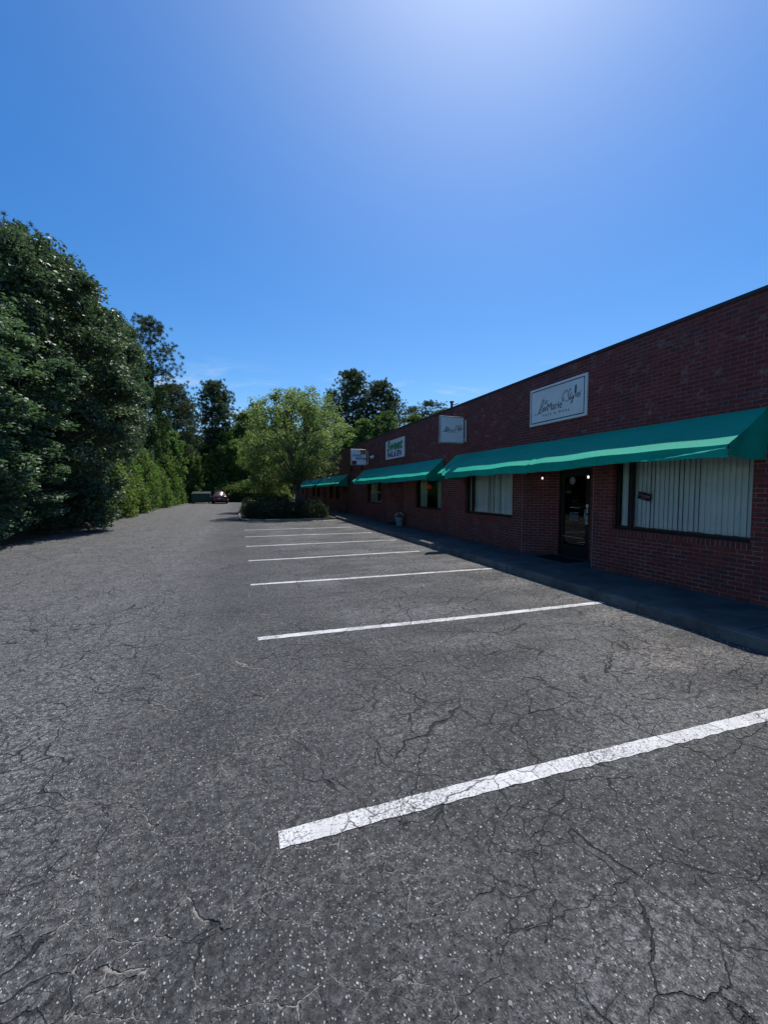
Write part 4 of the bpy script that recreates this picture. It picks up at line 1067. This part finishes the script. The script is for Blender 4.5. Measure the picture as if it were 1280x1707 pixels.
# flowers in the pot
r = np.random.default_rng(5); n = 260
s = clumped(r, np.array([[0, 0, .02]]), np.array([.17]), n, .055, .03, up=.8); fo = leaf_mesh('leaves', *s, M['leafS'])
pot = [o for o in bpy.data.objects if o.name == 'flower_pot'][0]
o = link('leaves', fo, None, pot); o.location = (0, 0, .40)
d = rdir(r, 70); d[:, 2] = np.abs(d[:, 2]); P = d * np.array([.20, .20, .15])
s = clumped(r, P, np.full(70, .02), 6, .045, .04, up=.6); fl = leaf_mesh('flowers', *s, M['petal']); o = link('flowers', fl, None, pot); o.location = (0, 0, .43)
# fallen leaves along the old kerb and a few out on the asphalt
r = np.random.default_rng(9); n1, n2 = 1500, 60
X = np.concatenate([-6.93 + np.abs(r.normal(size=n1)) * .28, r.uniform(-6, 5, n2)]); Y = np.concatenate([r.uniform(6, 57, n1), r.uniform(1.5, 24, n2)])
C = np.stack([X, Y, np.full(n1 + n2, .012)], 1); Nn = unit(np.array([0, 0, 1.0]) + .3 * r.normal(size=(n1 + n2, 3))); D = np.cross(Nn, r.normal(size=(n1 + n2, 3)))
me = leaf_mesh('fallen_leaves', C, D, Nn, r.uniform(.03, .07, n1 + n2), r.uniform(.015, .035, n1 + n2), r.random(n1 + n2), M['deadleaf'])
tag(link('fallen_leaves', me, None), 'dry fallen leaves along the old kerb and on the asphalt', kind='stuff')

# grit and small stones washed against the kerb
r = np.random.default_rng(12); n = 900
Y = r.uniform(-3, 23.5, n); X = KX - .015 - np.abs(r.normal(size=n)) * .10; sz = r.uniform(.004, .013, n) * (1 + (r.random(n) > .96))
gb = MB()
for k in range(n):
    x, y, q = float(X[k]), float(Y[k]), float(sz[k]); a = random.uniform(0, 6.28); e = [(x + q*math.cos(a + i*1.571)*random.uniform(.6, 1.2), y + q*math.sin(a + i*1.571)*random.uniform(.6, 1.2), .001) for i in range(4)]
    t = (x, y, q * .9)
    for i in range(4): gb.poly([e[i], e[(i+1) % 4], t])
tag(gb.build('kerb_gravel', simple('pale_grit', (.30, .27, .235), .9, .2, 0, .35, 40.0)), 'pale grit and small stones washed against the foot of the kerb', kind='stuff')

# ------------------------------------------------------------------ DUMPSTER AND PARKED CAR AT THE FAR END
xd, yd = X_at(336, 54.5), 54.5
rt = empty('dumpster', (xd, yd, 0), 'dark green steel dumpster standing under the trees at the far end of the lot', 'dumpster')
b = MB(); hw = 1.0
b.poly([(xd-hw, yd-.72, .15), (xd+hw, yd-.72, .15), (xd+hw, yd-.82, 1.15), (xd-hw, yd-.82, 1.15)])
b.poly([(xd-hw, yd+.72, .15), (xd-hw, yd+.82, 1.38), (xd+hw, yd+.82, 1.38), (xd+hw, yd+.72, .15)])
for s in (-1, 1): b.poly([(xd+s*hw, yd-.72, .15), (xd+s*hw, yd-.82, 1.15), (xd+s*hw, yd+.82, 1.38), (xd+s*hw, yd+.72, .15)])
b.poly([(xd-hw, yd-.72, .15), (xd-hw, yd+.72, .15), (xd+hw, yd+.72, .15), (xd+hw, yd-.72, .15)])
for q in (-.99, -.5, 0, .5, .93): b.box(xd+q, xd+q+.06, yd-.87, yd-.78, .18, 1.1)
b.box(xd-hw-.03, xd+hw+.03, yd-.90, yd-.80, 1.08, 1.18)
b.build('body', M['dumpster'], rt)
for s in (-1, 1):
    b = MB(); xa, xb2 = sorted((xd + s*.015, xd + s*(hw+.03)))
    b.poly([(xa, yd-.92, 1.20), (xb2, yd-.92, 1.20), (xb2, yd+.84, 1.42), (xa, yd+.84, 1.42)]); b.poly([(xa, yd-.92, 1.20), (xa, yd-.92, 1.16), (xb2, yd-.92, 1.16), (xb2, yd-.92, 1.20)])
    for q in (.25, .5, .75):
        xx = xa + (xb2-xa)*q; b.poly([(xx-.03, yd-.92, 1.23), (xx+.03, yd-.92, 1.23), (xx+.03, yd+.84, 1.45), (xx-.03, yd+.84, 1.45)])
    b.build('lid', M['lid'], rt)
    b = MB(); xp2 = xd + s*(hw+.06); b.box(xp2-.06, xp2+.06, yd-.6, yd+.6, .62, .78); b.build('fork_pocket', M['dumpster'], rt)
for sx2 in (-.85, .85):
    for sy2 in (-.55, .55):
        b = MB(); b.tube([(xd+sx2-.04, yd+sy2, .09), (xd+sx2+.04, yd+sy2, .09)], .09, 10); b.build('caster', M['rubber'], rt)

xc, yc = X_at(365.5, 52.0), 52.0
rt = empty('parked_car', (xc, yc, 0), 'dark parked car seen from behind, sunlight on its rear window, under the far trees', 'car')
def loft(st, npt=14):
    rows = []
    for (y_, zb, zt, hw_, ex) in st:
        row = []
        for k in range(npt + 1):
            a = math.pi * k / npt; cx_, sz2 = math.cos(a), math.sin(a)
            xx = math.copysign(abs(cx_) ** (2/ex), cx_) * hw_; zz = zb + (zt - zb) * sz2 ** (2/ex)
            row.append((xc + xx, yc + y_, zz))
        rows.append(row)
    return rows
b = MB()
b.grid(loft([(-.0, .45, .75, .70, 4), (.03, .32, .88, .82, 4.5), (.25, .25, .98, .88, 5), (1.0, .22, 1.0, .90, 5), (2.2, .2, .98, .90, 5), (3.4, .22, .93, .89, 5), (4.3, .28, .82, .82, 4.5), (4.5, .4, .65, .66, 4)]))
b.grid(loft([(.55, .92, .97, .72, 5), (.75, .92, 1.10, .72, 5), (1.35, .92, 1.42, .62, 4.5), (2.0, .92, 1.47, .62, 4.5), (2.7, .92, 1.40, .62, 4.5), (3.5, .9, .96, .74, 5)]))
b.poly([(xc-.7, yc+.005, .45), (xc+.7, yc+.005, .45), (xc+.7, yc+.005, .74), (xc-.7, yc+.005, .74)])
b.build('body', M['carpaint'], rt)
b = MB(); b.grid([[(xc+q/6*(.66-.10*t), yc+.56+.68*t+.16*(q/6)**2, 1.01+.42*t-.11*(q/6)**2+.02*math.sin(math.pi*t)) for t in (0, .25, .5, .75, 1)] for q in range(-6, 7)]); b.build('rear_window', M['carglass'], rt)
for s in (-1, 1):
    b = MB(); b.box(xc+s*.66-.13, xc+s*.66+.13, yc-.012, yc+.10, .70, .86, .02); b.build('tail_light', M['taillight'], rt)
    for yy in (.85, 3.55):
        wr = MB(); wr.tube([(xc+s*.68, yc+yy, .31), (xc+s*.89, yc+yy, .31)], .31, 20); wo = wr.build('wheel', M['rubber'], rt)
        wr = MB(); wr.tube([(xc+s*.88, yc+yy, .31), (xc+s*.90, yc+yy, .31)], .19, 16); wr.build('rim', M['chrome'], wo)
    b = MB(); b.box(xc+s*.98-.09, xc+s*.98+.09, yc+2.6, yc+2.7, .95, 1.08, .03); b.build('mirror', M['carpaint'], rt)
b = MB(); b.box(xc-.17, xc+.17, yc-.022, yc-.002, .58, .69, .004); b.build('number_plate', M['plate'], rt)
b = MB(); b.box(xc-.80, xc+.80, yc-.06, yc+.14, .36, .54, .04); b.build('bumper', M['carpaint'], rt)

# ------------------------------------------------------------------ CAMERA, SKY, SUN
cam = bpy.data.cameras.new('camera'); co = bpy.data.objects.new('camera', cam); COL.objects.link(co)
from mathutils import Matrix
mw = Matrix(((RIGHT[0], UP[0], -FWD[0], 0), (RIGHT[1], UP[1], -FWD[1], 0), (RIGHT[2], UP[2], -FWD[2], CAMH), (0, 0, 0, 1)))
co.matrix_world = mw
cam.sensor_fit = 'VERTICAL'; cam.sensor_height = 36.0; cam.lens = F / 1707.0 * 36.0
cam.clip_start = .05; cam.clip_end = 3000
sc.camera = co
SUN = Vector((.312, .42, 1.0)).normalized()
EL = math.asin(SUN.z); AZ = math.atan2(SUN.x, SUN.y)
sl = bpy.data.lights.new('sun', 'SUN'); sl.energy = 5.0; sl.angle = R(.53); sl.color = (1.0, .955, .89)
so = bpy.data.objects.new('sun', sl); COL.objects.link(so); so.rotation_euler = SUN.to_track_quat('Z', 'Y').to_euler(); so.location = SUN * 60
wd = bpy.data.worlds.new('World'); sc.world = wd; wd.use_nodes = True
nt = wd.node_tree
for n in list(nt.nodes): nt.nodes.remove(n)
N = NT(nt)
sky = N.n('ShaderNodeTexSky', sky_type='NISHITA'); sky.sun_disc = False; sky.sun_elevation = EL; sky.sun_rotation = AZ
sky.air_density = 1.0; sky.dust_density = .75; sky.ozone_density = 2.2; sky.altitude = 100
bg = N.n('ShaderNodeBackground'); bg.inputs[1].default_value = .148
hs = N.n('ShaderNodeHueSaturation'); hs.inputs['Saturation'].default_value = 1.36; hs.inputs['Hue'].default_value = .511; N.l(N.mix(1.0, sky.outputs[0], (.90, 1.0, 1.0), 'MULTIPLY'), hs.inputs['Color'])
# a few thin wisps of cirrus low over the trees
dirv = N.n('ShaderNodeTexCoord').outputs['Generated']
sp = N.n('ShaderNodeSeparateXYZ'); N.l(dirv, sp.inputs[0])
band = N.math('MULTIPLY', N.ramp(sp.outputs[2], .10, .17), N.ramp(sp.outputs[2], .21, .30, 1, 0))
wisp = N.math('MULTIPLY', N.ramp(N.noise(N.vmul(dirv, (1, 1, 4.5)), 4.2, 7.0, .62, dist=.6), .52, .74), band)
N.l(N.mix(N.math('MULTIPLY', wisp, .55), hs.outputs[0], (4.6, 5.4, 6.4)), bg.inputs[0])
ow = N.n('ShaderNodeOutputWorld'); N.l(bg.outputs[0], ow.inputs[0])
vs = sc.view_settings; vs.view_transform = 'Standard'; vs.look = 'None'; vs.exposure = 0.0; vs.gamma = 1.0; vs.use_curve_mapping = False
sc.cycles.max_bounces = 8; sc.cycles.transparent_max_bounces = 12
